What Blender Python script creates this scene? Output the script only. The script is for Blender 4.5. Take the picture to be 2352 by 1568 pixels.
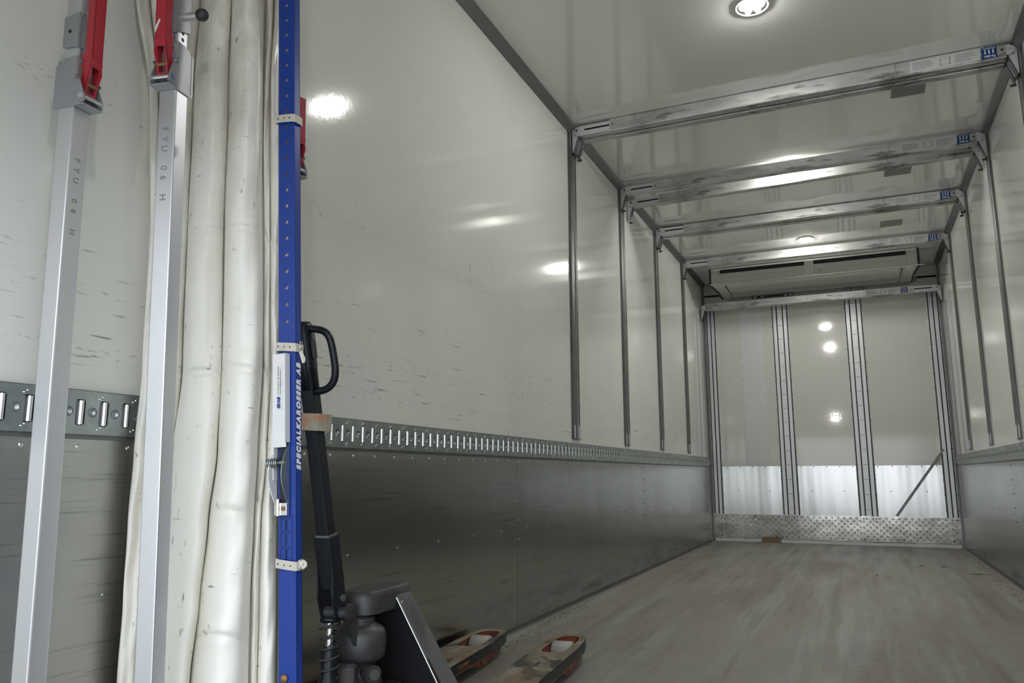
import bpy, math, random
from mathutils import Vector, Matrix
from mathutils.geometry import tessellate_polygon
random.seed(7)
PI = math.pi
for o in list(bpy.data.objects):
    bpy.data.objects.remove(o)
SC = bpy.context.scene
COL = SC.collection

# ------------------------------------------------------------------ camera, sky, exposure
W, H, L = 2.46, 2.9395, 9.049          # inside width, height and depth of the box
ZT, ZB = 0.911, 0.817                  # top and bottom of the cargo rail
YB = 0.30                              # open rear end
CX, CZ, YAW, PITCH, ROLL, FPX = 1.5463, 0.7295, 0.4178, 0.1710, -0.0019, 1769.2


def cam_axes():
    f = Vector((-math.sin(YAW) * math.cos(PITCH), math.cos(YAW) * math.cos(PITCH), math.sin(PITCH)))
    r = Vector((math.cos(YAW), math.sin(YAW), 0))
    u = r.cross(f)
    r2 = r * math.cos(ROLL) + u * math.sin(ROLL)
    u2 = -r * math.sin(ROLL) + u * math.cos(ROLL)
    return r2, u2, f


CR, CU, CF = cam_axes()
CO = Vector((CX, 0, CZ))


def hpt(px, py, hd, back=0.0):
    """Measured point of the photograph on the upright plane hd metres in front of the camera."""
    d = CR * ((px - 1176) / FPX) - CU * ((py - 784) / FPX) + CF
    n = Vector((-math.sin(YAW), math.cos(YAW), 0))
    return CO + d * (hd / d.dot(n)) + n * back


cam_data = bpy.data.cameras.new('camera')
cam_data.sensor_width = 36
cam_data.lens = FPX / 2352 * 36
cam_data.clip_start = 0.02
cam = bpy.data.objects.new('camera', cam_data)
COL.objects.link(cam)
cam.matrix_world = Matrix(((CR.x, CU.x, -CF.x, CO.x), (CR.y, CU.y, -CF.y, CO.y), (CR.z, CU.z, -CF.z, CO.z), (0, 0, 0, 1)))
SC.camera = cam

world = bpy.data.worlds.new('overcast')
SC.world = world
world.use_nodes = True
wn = world.node_tree
bg = wn.nodes['Background']
SKY = 3.0
LED = 840.0
bg.inputs['Color'].default_value = (0.88, 0.93, 1.0, 1)
bg.inputs['Strength'].default_value = SKY
SC.view_settings.view_transform = 'Standard'
SC.view_settings.look = 'None'
SC.view_settings.exposure = 0.12
SC.view_settings.gamma = 1.0
SC.view_settings.use_curve_mapping = False
SC.cycles.max_bounces = 14
SC.cycles.diffuse_bounces = 6
SC.cycles.glossy_bounces = 8
SC.cycles.sample_clamp_indirect = 6.0


# ------------------------------------------------------------------ materials
def mat(name, col, rough=0.5, metal=0.0, spec=0.5, aniso=0.0, tangent=None, dirt=(), bump=None, rvar=None, coat=0.0):
    """dirt: list of (colour, mapping scale, noise scale, threshold lo, hi, strength, detail)."""
    m = bpy.data.materials.new(name)
    m.use_nodes = True
    nt = m.node_tree
    N, K = nt.nodes, nt.links
    b = N['Principled BSDF']
    b.inputs['Base Color'].default_value = (*col, 1)
    b.inputs['Roughness'].default_value = rough
    b.inputs['Metallic'].default_value = metal
    b.inputs['Specular IOR Level'].default_value = spec
    b.inputs['Coat Weight'].default_value = coat
    b.inputs['Coat Roughness'].default_value = 0.08
    tc = None
    if dirt or bump or rvar:
        tc = N.new('ShaderNodeTexCoord')
    if aniso:
        b.inputs['Anisotropic'].default_value = aniso
        cx = N.new('ShaderNodeCombineXYZ')
        for i in range(3):
            cx.inputs[i].default_value = tangent[i]
        K.new(cx.outputs[0], b.inputs['Tangent'])

    def noise(sc3, ns, detail, loc=(0, 0, 0)):
        mp = N.new('ShaderNodeMapping')
        mp.inputs['Scale'].default_value = sc3
        mp.inputs['Location'].default_value = loc
        K.new(tc.outputs['Object'], mp.inputs[0])
        n = N.new('ShaderNodeTexNoise')
        n.inputs['Scale'].default_value = ns
        n.inputs['Detail'].default_value = detail
        n.inputs['Roughness'].default_value = 0.6
        K.new(mp.outputs[0], n.inputs['Vector'])
        return n
    prev = None
    for i, dd_ in enumerate(dirt):
        (dc, s3, ns, lo, hi, st, det), bands = dd_[:7], (dd_[7] if len(dd_) > 7 else None)
        n = noise(s3, ns, det, (i * 3.7, i * 1.3, i * 5.1))
        mr = N.new('ShaderNodeMapRange')
        mr.inputs['From Min'].default_value = lo
        mr.inputs['From Max'].default_value = hi
        mr.inputs['To Max'].default_value = st
        K.new(n.outputs['Fac'], mr.inputs['Value'])
        fac = mr.outputs['Result']
        if bands:
            sx_ = N.new('ShaderNodeSeparateXYZ')
            K.new(tc.outputs['Object'], sx_.inputs[0])
            acc = None
            for (bc, bw2) in bands:
                sb = N.new('ShaderNodeMath')
                sb.operation = 'SUBTRACT'
                K.new(sx_.outputs['Z'], sb.inputs[0])
                sb.inputs[1].default_value = bc
                ab = N.new('ShaderNodeMath')
                ab.operation = 'ABSOLUTE'
                K.new(sb.outputs[0], ab.inputs[0])
                m2 = N.new('ShaderNodeMapRange')
                m2.inputs['From Min'].default_value = bw2
                m2.inputs['From Max'].default_value = bw2 * .3
                K.new(ab.outputs[0], m2.inputs['Value'])
                if acc is None:
                    acc = m2.outputs['Result']
                else:
                    mm_ = N.new('ShaderNodeMath')
                    mm_.operation = 'MAXIMUM'
                    K.new(acc, mm_.inputs[0])
                    K.new(m2.outputs['Result'], mm_.inputs[1])
                    acc = mm_.outputs[0]
            ml = N.new('ShaderNodeMath')
            ml.operation = 'MULTIPLY'
            K.new(fac, ml.inputs[0])
            K.new(acc, ml.inputs[1])
            fac = ml.outputs[0]
        mx = N.new('ShaderNodeMix')
        mx.data_type = 'RGBA'
        mx.inputs['A'].default_value = (*col, 1)
        mx.inputs['B'].default_value = (*dc, 1)
        if prev:
            K.new(prev, mx.inputs['A'])
        K.new(fac, mx.inputs['Factor'])
        prev = mx.outputs['Result']
    if prev:
        K.new(prev, b.inputs['Base Color'])
    if rvar:
        s3, ns, r0, r1 = rvar
        n = noise(s3, ns, 4, (9, 2, 4))
        mr = N.new('ShaderNodeMapRange')
        mr.inputs['From Min'].default_value = 0.3
        mr.inputs['From Max'].default_value = 0.7
        mr.inputs['To Min'].default_value = r0
        mr.inputs['To Max'].default_value = r1
        K.new(n.outputs['Fac'], mr.inputs['Value'])
        K.new(mr.outputs['Result'], b.inputs['Roughness'])
    if bump:
        s3, ns, st, dist = bump
        n = noise(s3, ns, 3, (1, 2, 3))
        bp = N.new('ShaderNodeBump')
        bp.inputs['Strength'].default_value = st
        bp.inputs['Distance'].default_value = dist
        K.new(n.outputs['Fac'], bp.inputs['Height'])
        K.new(bp.outputs['Normal'], b.inputs['Normal'])
    return m


SCUFF = (0.16, 0.155, 0.14)
M = {}
M['grp_wall'] = mat('white_wall_panel', (0.74, 0.748, 0.70), 0.08, dirt=[
    ((.60, .60, .56), (1, .5, .5), 2.0, .45, .75, .35, 4),
    (SCUFF, (1, .8, 12), 9, .62, .70, .7, 6, [(1.04, .14), (1.22, .10)]),
    (SCUFF, (1, 1, 4), 30, .58, .70, .6, 6, [(1.58, .03), (1.13, .022), (1.0, .03)]),
    (SCUFF, (1, .6, 9), 9, .70, .75, .7, 5),
    (SCUFF, (1, 4, .6), 9, .71, .77, .6, 5)], bump=((1, 1, 1), 38, .16, .0011))
M['grp_ceiling'] = mat('white_ceiling_panel', (0.82, 0.822, 0.78), 0.07, coat=.8, dirt=[
    ((.68, .68, .64), (1, .4, 1), 2.5, .45, .8, .3, 3), (SCUFF, (3, 1, 1), 6, .74, .82, .3, 5)], bump=((1, 1, 1), 5, .04, .003))
M['grp_back'] = mat('white_bulkhead_panel', (0.74, 0.738, 0.685), 0.07, dirt=[
    (SCUFF, (1, 1, 5), 6, .74, .82, .5, 5), ((.62, .61, .56), (1, 1, 1), 2, .4, .8, .3, 3)], bump=((1, 1, 1), 26, .08, .002))
M['white_strip'] = mat('white_cover_strip', (0.72, 0.735, 0.74), 0.3)
AN = dict(aniso=.75)
M['alu_wall'] = mat('aluminium_kick_panel', (0.46, 0.465, 0.44), 0.25, 1.0, tangent=(0, 1, 0), aniso=.75, dirt=[
    ((.16, .16, .15), (1, .25, 8), 11, .58, .70, .6, 6), ((.10, .10, .09), (1, .5, 3), 5, .50, .7, .8, 6, [(0.0, .20)]), ((.3, .3, .28), (1, .8, .8), 2, .45, .85, .5, 4)],
    rvar=((1, .3, 1.0), 1.5, .22, .28), bump=((1, .6, .1), 1.6, .5, .02))
M['alu_back'] = mat('aluminium_bulkhead_panel', (0.62, 0.62, 0.60), 0.24, 1.0, tangent=(1, 0, 0), aniso=.75, dirt=[
    ((.5, .49, .46), (1, 1, 1), 9, .66, .85, .4, 6)], bump=((1, 1, .10), 2.0, .8, .03))
M['tread'] = mat('tread_plate', (0.62, 0.61, 0.57), 0.15, 1.0, dirt=[((.22, .2, .17), (1, 1, 2), 5, .45, .75, .7, 5)], bump=((1, 1, 1), 3.5, .22, .012))
M['trim_dirty'] = mat('dirty_cove', (0.08, 0.078, 0.07), 0.6, .2, dirt=[((.05, .045, .04), (1, .4, 1), 8, .45, .7, .7, 5)])
M['floor'] = mat('dirty_floor', (0.25, 0.238, 0.215), 0.52, 0.0, .45, dirt=[
    ((.15, .135, .115), (1, .35, 1), 1.3, .42, .66, .75, 5),
    ((.31, .335, .30), (3.2, .18, 1), 2.2, .52, .64, .65, 4),
    ((.14, .125, .105), (4.5, .20, 1), 3.0, .54, .66, .55, 4),
    ((.12, .11, .09), (1, 5, 1), 9, .64, .74, .7, 6), ((.42, .40, .36), (3, 22, 1), 9, .52, .75, .45, 3)],
    bump=((1.6, 6, 1), 55, .5, .002), rvar=((2, .3, 1), 3, .38, .6))
M['alu'] = mat('dull_aluminium', (0.64, 0.65, 0.66), 0.42, .75, dirt=[((.42, .42, .42), (1, 1, .3), 7, .55, .8, .4, 5), ((.2, .19, .18), (1, 1, 2), 18, .74, .82, .5, 4)])
M['alu_beam'] = mat('smudged_beam_aluminium', (0.66, 0.66, 0.64), 0.36, .6, dirt=[
    ((.40, .40, .385), (.5, 1, 1.5), 7, .40, .62, .7, 5), ((.11, .11, .105), (.6, 1, 2.4), 8, .54, .66, .75, 6), ((.10, .10, .095), (3, 1, .5), 9, .64, .72, .7, 4)])
M['cast'] = mat('cast_aluminium', (0.36, 0.365, 0.38), 0.45, .5, dirt=[((.22, .23, .22), (1, 1, 1), 16, .5, .75, .5, 4)])
M['rolled'] = mat('rolled_steel_edge', (0.86, 0.87, 0.88), 0.33, 1.0)
M['alu_rib'] = mat('ribbed_aluminium', (0.58, 0.58, 0.57), 0.3, .9)
M['alu_track'] = mat('white_aluminium_track', (0.78, 0.79, 0.82), 0.38, .35)
M['trim'] = mat('grey_corner_trim', (0.14, 0.145, 0.145), 0.4, .4)
M['trim_light'] = mat('light_corner_trim', (0.36, 0.37, 0.37), 0.4, .5)
M['zinc'] = mat('galvanised_steel', (0.34, 0.38, 0.38), 0.33, .9, dirt=[((.5, .55, .56), (1, 1, 1), 22, .45, .7, .6, 2), ((.12, .13, .12), (1, 1, 1), 9, .6, .8, .5, 5)])
M['zinc_dark'] = mat('dark_galvanised_steel', (0.19, 0.20, 0.19), 0.42, .7, dirt=[((.09, .09, .085), (1, 1, 1), 9, .5, .75, .5, 4), ((.34, .34, .33), (1, 1, .3), 30, .55, .75, .4, 3)])
M['chrome'] = mat('bright_steel', (0.85, 0.86, 0.87), 0.16, 1.0)
M['dark'] = mat('dark_gap', (0.012, 0.012, 0.014), 0.6)
M['rubber'] = mat('black_rubber', (0.025, 0.027, 0.03), 0.5)
M['red'] = mat('red_lever_paint', (0.42, 0.03, 0.045), 0.38, dirt=[((.2, .02, .03), (1, 1, 1), 12, .62, .8, .5, 4)])
M['blue'] = mat('blue_post_paint', (0.012, 0.045, 0.27), 0.30, dirt=[((.02, .10, .42), (1, 1, .2), 30, .68, .74, .5, 4)])
M['blue_line'] = mat('faint_blue_print', (0.006, 0.02, 0.13), 0.5)
M['white_paint'] = mat('chipped_white_paint', (0.74, 0.75, 0.75), 0.32, dirt=[((.2, .12, .07), (1, 1, 1), 40, .72, .76, .8, 3)])
M['text_white'] = mat('white_lettering', (0.8, 0.82, 0.85), 0.5)
M['text_blue'] = mat('blue_lettering', (0.01, 0.03, 0.22), 0.5)
M['text_grey'] = mat('grey_marker', (0.20, 0.20, 0.22), 0.6)
M['label'] = mat('white_label', (0.68, 0.69, 0.68), 0.4)
M['label_grey'] = mat('small_grey_print', (0.30, 0.31, 0.38), 0.5)
M['sticker'] = mat('blue_sticker', (0.012, 0.05, 0.22), 0.4)
M['strap'] = mat('cream_rubber_strap', (0.56, 0.54, 0.46), 0.5, dirt=[((.3, .27, .2), (1, 1, 1), 30, .55, .8, .5, 4)])
M['webbing'] = mat('worn_webbing', (0.33, 0.31, 0.24), 0.85, dirt=[((.44, .17, .07), (12, 12, 20), 1.5, .5, .6, .8, 2), ((.12, .1, .08), (1, 1, 1), 60, .6, .75, .5, 3)])
M['pvc'] = mat('white_pvc_curtain', (0.86, 0.845, 0.775), 0.36, dirt=[
    ((.42, .39, .31), (1, 1, .35), 5, .55, .82, .5, 6), ((.12, .11, .10), (2, 2, .9), 22, .66, .74, .8, 3), ((.10, .09, .08), (1, 1, 7), 16, .68, .74, .7, 3), ((.35, .32, .25), (1, 1, .5), 9, .42, .7, .75, 6, [(2.1, .75)])],
    bump=((1, 1, .6), 18, .3, .006), rvar=((1, 1, 1), 12, .25, .5))
M['black'] = mat('black_jack_paint', (0.006, 0.008, 0.013), 0.36, spec=.35, dirt=[((.06, .06, .06), (1, 1, 1), 5, .6, .9, .5, 5)])
M['black_dusty'] = mat('dusty_black_paint', (0.022, 0.024, 0.028), 0.42, dirt=[((.12, .115, .105), (1, 1, 1), 7, .42, .75, .6, 5), ((.5, .1, .03), (1, 1, .4), 20, .74, .78, .8, 3)], bump=((1, 1, 1), 90, .1, .001))
M['plate_grey'] = mat('scuffed_grey_plate', (0.13, 0.135, 0.14), 0.40, .3, dirt=[((.045, .045, .05), (1, 1, .5), 9, .48, .62, .7, 5), ((.25, .24, .22), (1, 1, 1), 12, .6, .8, .5, 4)])
M['fork_top'] = mat('worn_fork_top', (0.19, 0.155, 0.105), 0.55, .15, dirt=[
    ((.36, .34, .28), (1, .4, 1), 9, .48, .62, .7, 5), ((.030, .030, .032), (1, .45, 1), 12, .52, .58, .9, 6),
    ((.30, .11, .06), (1, .6, 1), 24, .60, .66, .8, 5), ((.34, .22, .12), (1, .3, 1), 6, .55, .7, .5, 5)])
M['fork_side'] = mat('chipped_fork_side', (0.012, 0.013, 0.016), 0.4, dirt=[((.45, .13, .05), (1, .35, 3), 11, .60, .64, .85, 6), ((.2, .17, .13), (1, 1, 1), 8, .6, .8, .4, 5)])
M['orange'] = mat('orange_primer', (0.30, 0.055, 0.025), 0.5, dirt=[((.10, .06, .045), (1, 1, 1), 14, .38, .6, .85, 4)])
M['roller'] = mat('grey_roller', (0.36, 0.365, 0.33), 0.5, dirt=[((.3, .3, .27), (1, 1, 1), 20, .5, .7, .5, 4)])
M['unit'] = mat('offwhite_housing', (0.62, 0.63, 0.58), 0.12)
M['groove'] = mat('grey_groove', (0.07, 0.07, 0.068), 0.6)
M['panel_grey'] = mat('grey_header', (0.36, 0.37, 0.35), 0.35, .2)
M['ceil_plate'] = mat('grey_ceiling_plate', (0.20, 0.21, 0.19), 0.4)
M['yellow'] = mat('yellow_label', (0.55, 0.36, 0.05), 0.5)
M['cardboard'] = mat('brown_cardboard', (0.26, 0.17, 0.10), 0.8)
M['wood'] = mat('dark_splinter', (0.06, 0.055, 0.045), 0.8)
M['straw'] = mat('pale_crumbs', (0.42, 0.35, 0.25), 0.8)
M['rust'] = mat('rusty_bolt', (0.30, 0.17, 0.08), 0.5, .6)
M['ground'] = mat('yard_concrete', (0.42, 0.42, 0.42), 0.8)
M['led_glass'] = mat('lamp_plate', (0.003, 0.003, 0.0027), 0.6, spec=.05)
M['lamp_rim'] = mat('lamp_rim', (0.6, 0.6, 0.57), 0.4)
M['matt_black'] = mat('matt_black_paint', (0.004, 0.0045, 0.006), 0.6, spec=.3)
M['bracket'] = mat('dark_bracket_steel', (0.085, 0.095, 0.095), 0.5, .3)
led = bpy.data.materials.new('led_lens')
led.use_nodes = True
b_ = led.node_tree.nodes['Principled BSDF']
b_.inputs['Base Color'].default_value = (1, 1, 1, 1)
b_.inputs['Emission Color'].default_value = (1.0, 0.985, 0.94, 1)
b_.inputs['Emission Strength'].default_value = LED
M['led'] = led
led2 = led.copy()
led2.name = 'work_lamp_lens'
led2.node_tree.nodes['Principled BSDF'].inputs['Emission Strength'].default_value = LED * .22
M['led_work'] = led2


# ------------------------------------------------------------------ mesh helpers
class MB:
    def __init__(s):
        s.v, s.f, s.m, s.sm = [], [], [], []
        s.mats = []

    def mi(s, name):
        if name not in s.mats:
            s.mats.append(name)
        return s.mats.index(name)

    def add(s, verts, faces, mname, smooth=False, T=None):
        o = len(s.v)
        for p in verts:
            p = Vector(p)
            s.v.append(T @ p if T else p)
        k = s.mi(mname)
        for f in faces:
            s.f.append([o + i for i in f])
            s.m.append(k)
            s.sm.append(smooth)
        return s

    def box(s, a, b, mname, T=None):
        x0, y0, z0 = a
        x1, y1, z1 = b
        vs = [(x0, y0, z0), (x1, y0, z0), (x1, y1, z0), (x0, y1, z0), (x0, y0, z1), (x1, y0, z1), (x1, y1, z1), (x0, y1, z1)]
        return s.add(vs, [(0, 3, 2, 1), (4, 5, 6, 7), (0, 1, 5, 4), (1, 2, 6, 5), (2, 3, 7, 6), (3, 0, 4, 7)], mname, T=T)

    def cbox(s, c, d, mname, T=None, ch=0.0):
        if ch <= 0:
            return s.box([c[i] - d[i] / 2 for i in range(3)], [c[i] + d[i] / 2 for i in range(3)], mname, T)
        # box with chamfered vertical edges and top
        hx, hy, hz = d[0] / 2, d[1] / 2, d[2] / 2
        def ring(z, k):
            q = ch
            X, Y = hx - k, hy - k
            return [(c[0] + x, c[1] + y, c[2] + z) for x, y in [(X - q, -Y), (X, -Y + q), (X, Y - q), (X - q, Y), (-X + q, Y), (-X, Y - q), (-X, -Y + q), (-X + q, -Y)]]
        vs = ring(-hz, ch * .6) + ring(-hz + ch * .6, 0) + ring(hz - ch * .6, 0) + ring(hz, ch * .6)
        fs = [tuple(reversed(range(8)))]
        for r in range(3):
            for i in range(8):
                j = (i + 1) % 8
                fs.append((r * 8 + i, r * 8 + j, r * 8 + 8 + j, r * 8 + 8 + i))
        fs.append(tuple(range(24, 32)))
        return s.add(vs, fs, mname, T=T)

    def tube(s, pts, r, mname, n=10, closed=False, cap=True, T=None, flat=None):
        """pipe through pts; r number or list; flat=(a,b) gives an oval of those half axes"""
        pts = [Vector(p) for p in pts]
        k = len(pts)
        rs = r if isinstance(r, (list, tuple)) else [r] * k
        vs, fs = [], []
        up = None
        for i, p in enumerate(pts):
            if closed:
                t = pts[(i + 1) % k] - pts[i - 1]
            else:
                t = pts[min(i + 1, k - 1)] - pts[max(i - 1, 0)]
            t.normalize()
            if up is None:
                up = t.orthogonal().normalized() if flat is None else Vector(flat[2]).normalized()
            a = (up - t * up.dot(t)).normalized()
            up = a
            b = t.cross(a)
            for j in range(n):
                th = 2 * PI * j / n
                ra, rb = (rs[i], rs[i]) if flat is None else (flat[0], flat[1])
                vs.append(p + a * (math.cos(th) * ra) + b * (math.sin(th) * rb))
        segs = k if closed else k - 1
        for i in range(segs):
            for j in range(n):
                a0, a1 = i * n + j, i * n + (j + 1) % n
                b0, b1 = ((i + 1) % k) * n + j, ((i + 1) % k) * n + (j + 1) % n
                fs.append((a0, a1, b1, b0))
        s.add(vs, fs, mname, True, T)
        if cap and not closed:
            s.add(vs[:n], [tuple(reversed(range(n)))], mname, False, T)
            s.add(vs[-n:], [tuple(range(n))], mname, False, T)
        return s

    def cyl(s, a, b, r, mname, n=16, T=None):
        return s.tube([a, b], r, mname, n=n, T=T)

    def lathe(s, prof, c, mname, n=28, T=None, axis='Z'):
        vs, fs = [], []
        for r, z in prof:
            for j in range(n):
                th = 2 * PI * j / n
                p = (r * math.cos(th), r * math.sin(th), z)
                if axis == 'X':
                    p = (p[2], p[0], p[1])
                elif axis == 'Y':
                    p = (p[1], p[2], p[0])
                vs.append((c[0] + p[0], c[1] + p[1], c[2] + p[2]))
        for i in range(len(prof) - 1):
            for j in range(n):
                fs.append((i * n + j, i * n + (j + 1) % n, (i + 1) * n + (j + 1) % n, (i + 1) * n + j))
        return s.add(vs, fs, mname, True, T)

    def plate(s, outer, holes, t, mname, F, side=None, back=True):
        """flat plate with holes; F maps (u,v,w) to space, thickness along w from 0 to -t"""
        loops = [[Vector((u, v, 0)) for u, v in lp] for lp in [outer] + list(holes)]
        tris = tessellate_polygon(loops)
        flat = [p for lp in loops for p in lp]
        n = len(flat)
        s.add([F(p.x, p.y, 0) for p in flat], [tuple(t_) for t_ in tris], mname)
        if back:
            s.add([F(p.x, p.y, -t) for p in flat], [tuple(reversed(t_)) for t_ in tris], mname)
        o = 0
        for lp in loops:
            k = len(lp)
            vs = [F(p.x, p.y, 0) for p in lp] + [F(p.x, p.y, -t) for p in lp]
            s.add(vs, [(i, (i + 1) % k, k + (i + 1) % k, k + i) for i in range(k)], side or mname)
            o += k
        return s

    def build(s, name, parent=None, bevel=0.0, recalc=True, loc=None):
        me = bpy.data.meshes.new(name)
        me.from_pydata([tuple(p) for p in s.v], [], s.f)
        for nm in s.mats:
            me.materials.append(M[nm])
        me.polygons.foreach_set('material_index', s.m)
        me.polygons.foreach_set('use_smooth', s.sm)
        me.update()
        if recalc:
            import bmesh
            bm = bmesh.new()
            bm.from_mesh(me)
            bmesh.ops.recalc_face_normals(bm, faces=bm.faces)
            bm.to_mesh(me)
            bm.free()
        o = bpy.data.objects.new(name, me)
        COL.objects.link(o)
        if parent:
            o.parent = parent
        if loc is not None:
            o.location = loc
        if bevel:
            md = o.modifiers.new('bevel', 'BEVEL')
            md.width = bevel
            md.segments = 2
            md.limit_method = 'ANGLE'
            md.angle_limit = math.radians(50)
            md.harden_normals = False
        return o


def tag(o, label, cat, group=None, kind=None):
    o['label'] = label
    if cat:
        o['category'] = cat
    if group:
        o['group'] = group
    if kind:
        o['kind'] = kind
    return o


def thing(name, label, cat, loc=(0, 0, 0), rot=(0, 0, 0), group=None):
    o = bpy.data.objects.new(name, None)
    o.empty_display_size = 0.1
    COL.objects.link(o)
    o.location = loc
    o.rotation_euler = rot
    return tag(o, label, cat, group)


def struct(o, label=None):
    o['kind'] = 'structure'
    if label:
        o['label'] = label
    return o


def copy_tree(o, parent=None):
    c = o.copy()
    COL.objects.link(c)
    if parent:
        c.parent = parent
    for ch in [x for x in o.children]:
        copy_tree(ch, c)
    return c


def rrect(cx, cy, w, h, r, n=4):
    out = []
    for qx, qy, a0 in ((1, -1, -90), (1, 1, 0), (-1, 1, 90), (-1, -1, 180)):
        for i in range(n + 1):
            a = math.radians(a0 + 90 * i / n)
            out.append((cx + qx * (w / 2 - r) + r * math.cos(a), cy + qy * (h / 2 - r) + r * math.sin(a)))
    return out


def circle(cx, cy, r, n=14):
    return [(cx + r * math.cos(2 * PI * i / n), cy + r * math.sin(2 * PI * i / n)) for i in range(n)]


def text_mesh(name, s, size, mname, mtx, parent=None, shear=0.0, bold=0.0, align='LEFT', ext=0.0003, space=1.0):
    cu = bpy.data.curves.new(name, 'FONT')
    cu.body = s
    cu.size = size
    cu.shear = shear
    cu.offset = bold
    cu.extrude = ext
    cu.align_x = align
    cu.align_y = 'CENTER'
    cu.space_character = space
    cu.resolution_u = 3
    tmp = bpy.data.objects.new(name + '_tmp', cu)
    COL.objects.link(tmp)
    dg = bpy.context.evaluated_depsgraph_get()
    me = bpy.data.meshes.new_from_object(tmp.evaluated_get(dg))
    bpy.data.objects.remove(tmp)
    me.transform(mtx)
    me.materials.clear()
    me.materials.append(M[mname])
    me.name = name
    o = bpy.data.objects.new(name, me)
    COL.objects.link(o)
    if parent:
        o.parent = parent
    return o


def frame(origin, xdir, ydir):
    x = Vector(xdir).normalized()
    y = Vector(ydir).normalized()
    z = x.cross(y)
    o = Vector(origin)
    return Matrix(((x.x, y.x, z.x, o.x), (x.y, y.y, z.y, o.y), (x.z, y.z, z.z, o.z), (0, 0, 0, 1)))


# ------------------------------------------------------------------ the box body
g = MB()
g.box((-40, -60, -1.12), (40, 60, -1.06), 'ground')
struct(g.build('ground'), 'pale concrete yard outside the open rear of the truck box')
f = MB()
f.box((-.06, YB, -.12), (W + .06, L + .06, 0), 'floor')
struct(f.build('floor'), 'dirty grey metal floor of the truck box')
c = MB()
c.box((-.06, YB, H), (W + .06, L + .06, H + .08), 'grp_ceiling')
struct(c.build('ceiling'), 'glossy white ceiling of the truck box')


def side_wall(name, x0, sgn, label):
    w = MB()
    xa, xb = (x0 - .06, x0) if sgn > 0 else (x0, x0 + .06)
    w.box((xa, YB, ZT - .05), (xb, L + .06, H), 'grp_wall')
    wo = struct(w.build(name), label)
    ys = [YB, 3.533, 6.0, L]
    for a, b in zip(ys[:-1], ys[1:]):
        k = MB()
        xs = (x0 - .06, x0 + .004) if sgn > 0 else (x0 - .004, x0 + .06)
        k.box((xs[0], a + .0015, 0), (xs[1], b - .0015, ZT - .04), 'alu_wall')
        k.build('kick_panel', wo, bevel=0.0)
    r = MB()
    y = YB + .1
    xf = x0 + sgn * .004
    while y < L - .05:
        for z in (ZB - .026,):
            r.lathe([(0.0001, .0025), (.003, .0022), (.0055, 0)], (0, 0, 0), 'chrome', n=8,
                    T=Matrix.Translation((xf, y, z)) @ Matrix.Rotation(sgn * PI / 2, 4, 'Y'))
        y += .126
    y = YB + .05
    while y < L - .1:
        for z in (.10, .47):
            if (int(y * 10) % 3) == 0 or z == .47:
                r.lathe([(0.0001, .0025), (.003, .0022), (.005, 0)], (0, 0, 0), 'zinc', n=8,
                        T=Matrix.Translation((xf, y, z)) @ Matrix.Rotation(sgn * PI / 2, 4, 'Y'))
        y += .30
    for y in (3.515, 3.551, 5.985, 6.015):
        for i in range(9):
            r.lathe([(0.0001, .0025), (.003, .0022), (.005, 0)], (0, 0, 0), 'zinc', n=8,
                    T=Matrix.Translation((xf, y, .06 + i * .09)) @ Matrix.Rotation(sgn * PI / 2, 4, 'Y'))
    ro = r.build('rivets', wo)
    ro['kind'] = 'stuff'
    # small cove where wall meets floor
    q = MB()
    prof = [(x0 + sgn * .004, .022), (x0 + sgn * .006, .020), (x0 + sgn * .010, .005), (x0 + sgn * .018, .0005), (x0 - sgn * .01, -.001)]
    vs = [(px, YB, pz) for px, pz in prof] + [(px, L, pz) for px, pz in prof]
    q.add(vs, [(i, i + 1, 5 + i + 1, 5 + i) for i in range(4)] + [(4, 0, 5, 9)], 'trim_dirty' if 'trim_dirty' in M else 'zinc_dark')
    struct(q.build('baseboard_' + name.split('_')[1]), 'dirty metal cove along the foot of the ' + name.split('_')[1] + ' wall')
    # ceiling corner trim (bevelled strip)
    t = MB()
    prof = [(x0 + sgn * .0, H - .052), (x0 + sgn * .004, H - .056), (x0 + sgn * .036, H - .006), (x0 + sgn * .036, H), (x0, H)]
    vs = [(px, YB, pz) for px, pz in prof] + [(px, L, pz) for px, pz in prof]
    t.add(vs, [(i, (i + 1) % 5, 5 + (i + 1) % 5, 5 + i) for i in range(5)] + [(0, 1, 2, 3, 4), (9, 8, 7, 6, 5)], 'trim')
    return wo, t


wl, t1 = side_wall('wall_left', 0, 1, 'left side wall, glossy white above and dark aluminium below the cargo rail')
struct(t1.build('trim_1'), 'grey corner strip between left wall and ceiling')
wr, t2 = side_wall('wall_right', W, -1, 'right side wall, scuffed white above and bare aluminium below the cargo rail')
struct(t2.build('trim_2'), 'grey corner strip between right wall and ceiling')
# rear door frame of the body (behind the visible wall)
for i, (a, b) in enumerate((((-.12, YB - .08, -.12), (-.001, YB, H + .1)), ((W + .001, YB - .08, -.12), (W + .12, YB, H + .1)), ((-.12, YB - .08, H + .001), (W + .12, YB, H + .16)))):
    t = MB()
    t.box(a, b, 'alu')
    struct(t.build('trim_%d' % (3 + i)), 'aluminium rear door frame member')

dr = MB()  # added unseen shutter that cuts the daylight from above
dr.box((-.06, YB - .09, 1.48), (W + .06, YB - .05, H + .1), 'panel_grey')
for i in range(10):
    dr.box((-.05, YB - .05, 1.52 + i * .15), (W + .05, YB - .044, 1.64 + i * .15), 'panel_grey')
struct(dr.build('added_shutter'), 'added unseen roller shutter at the rear, half lowered to hold back high daylight')
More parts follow.
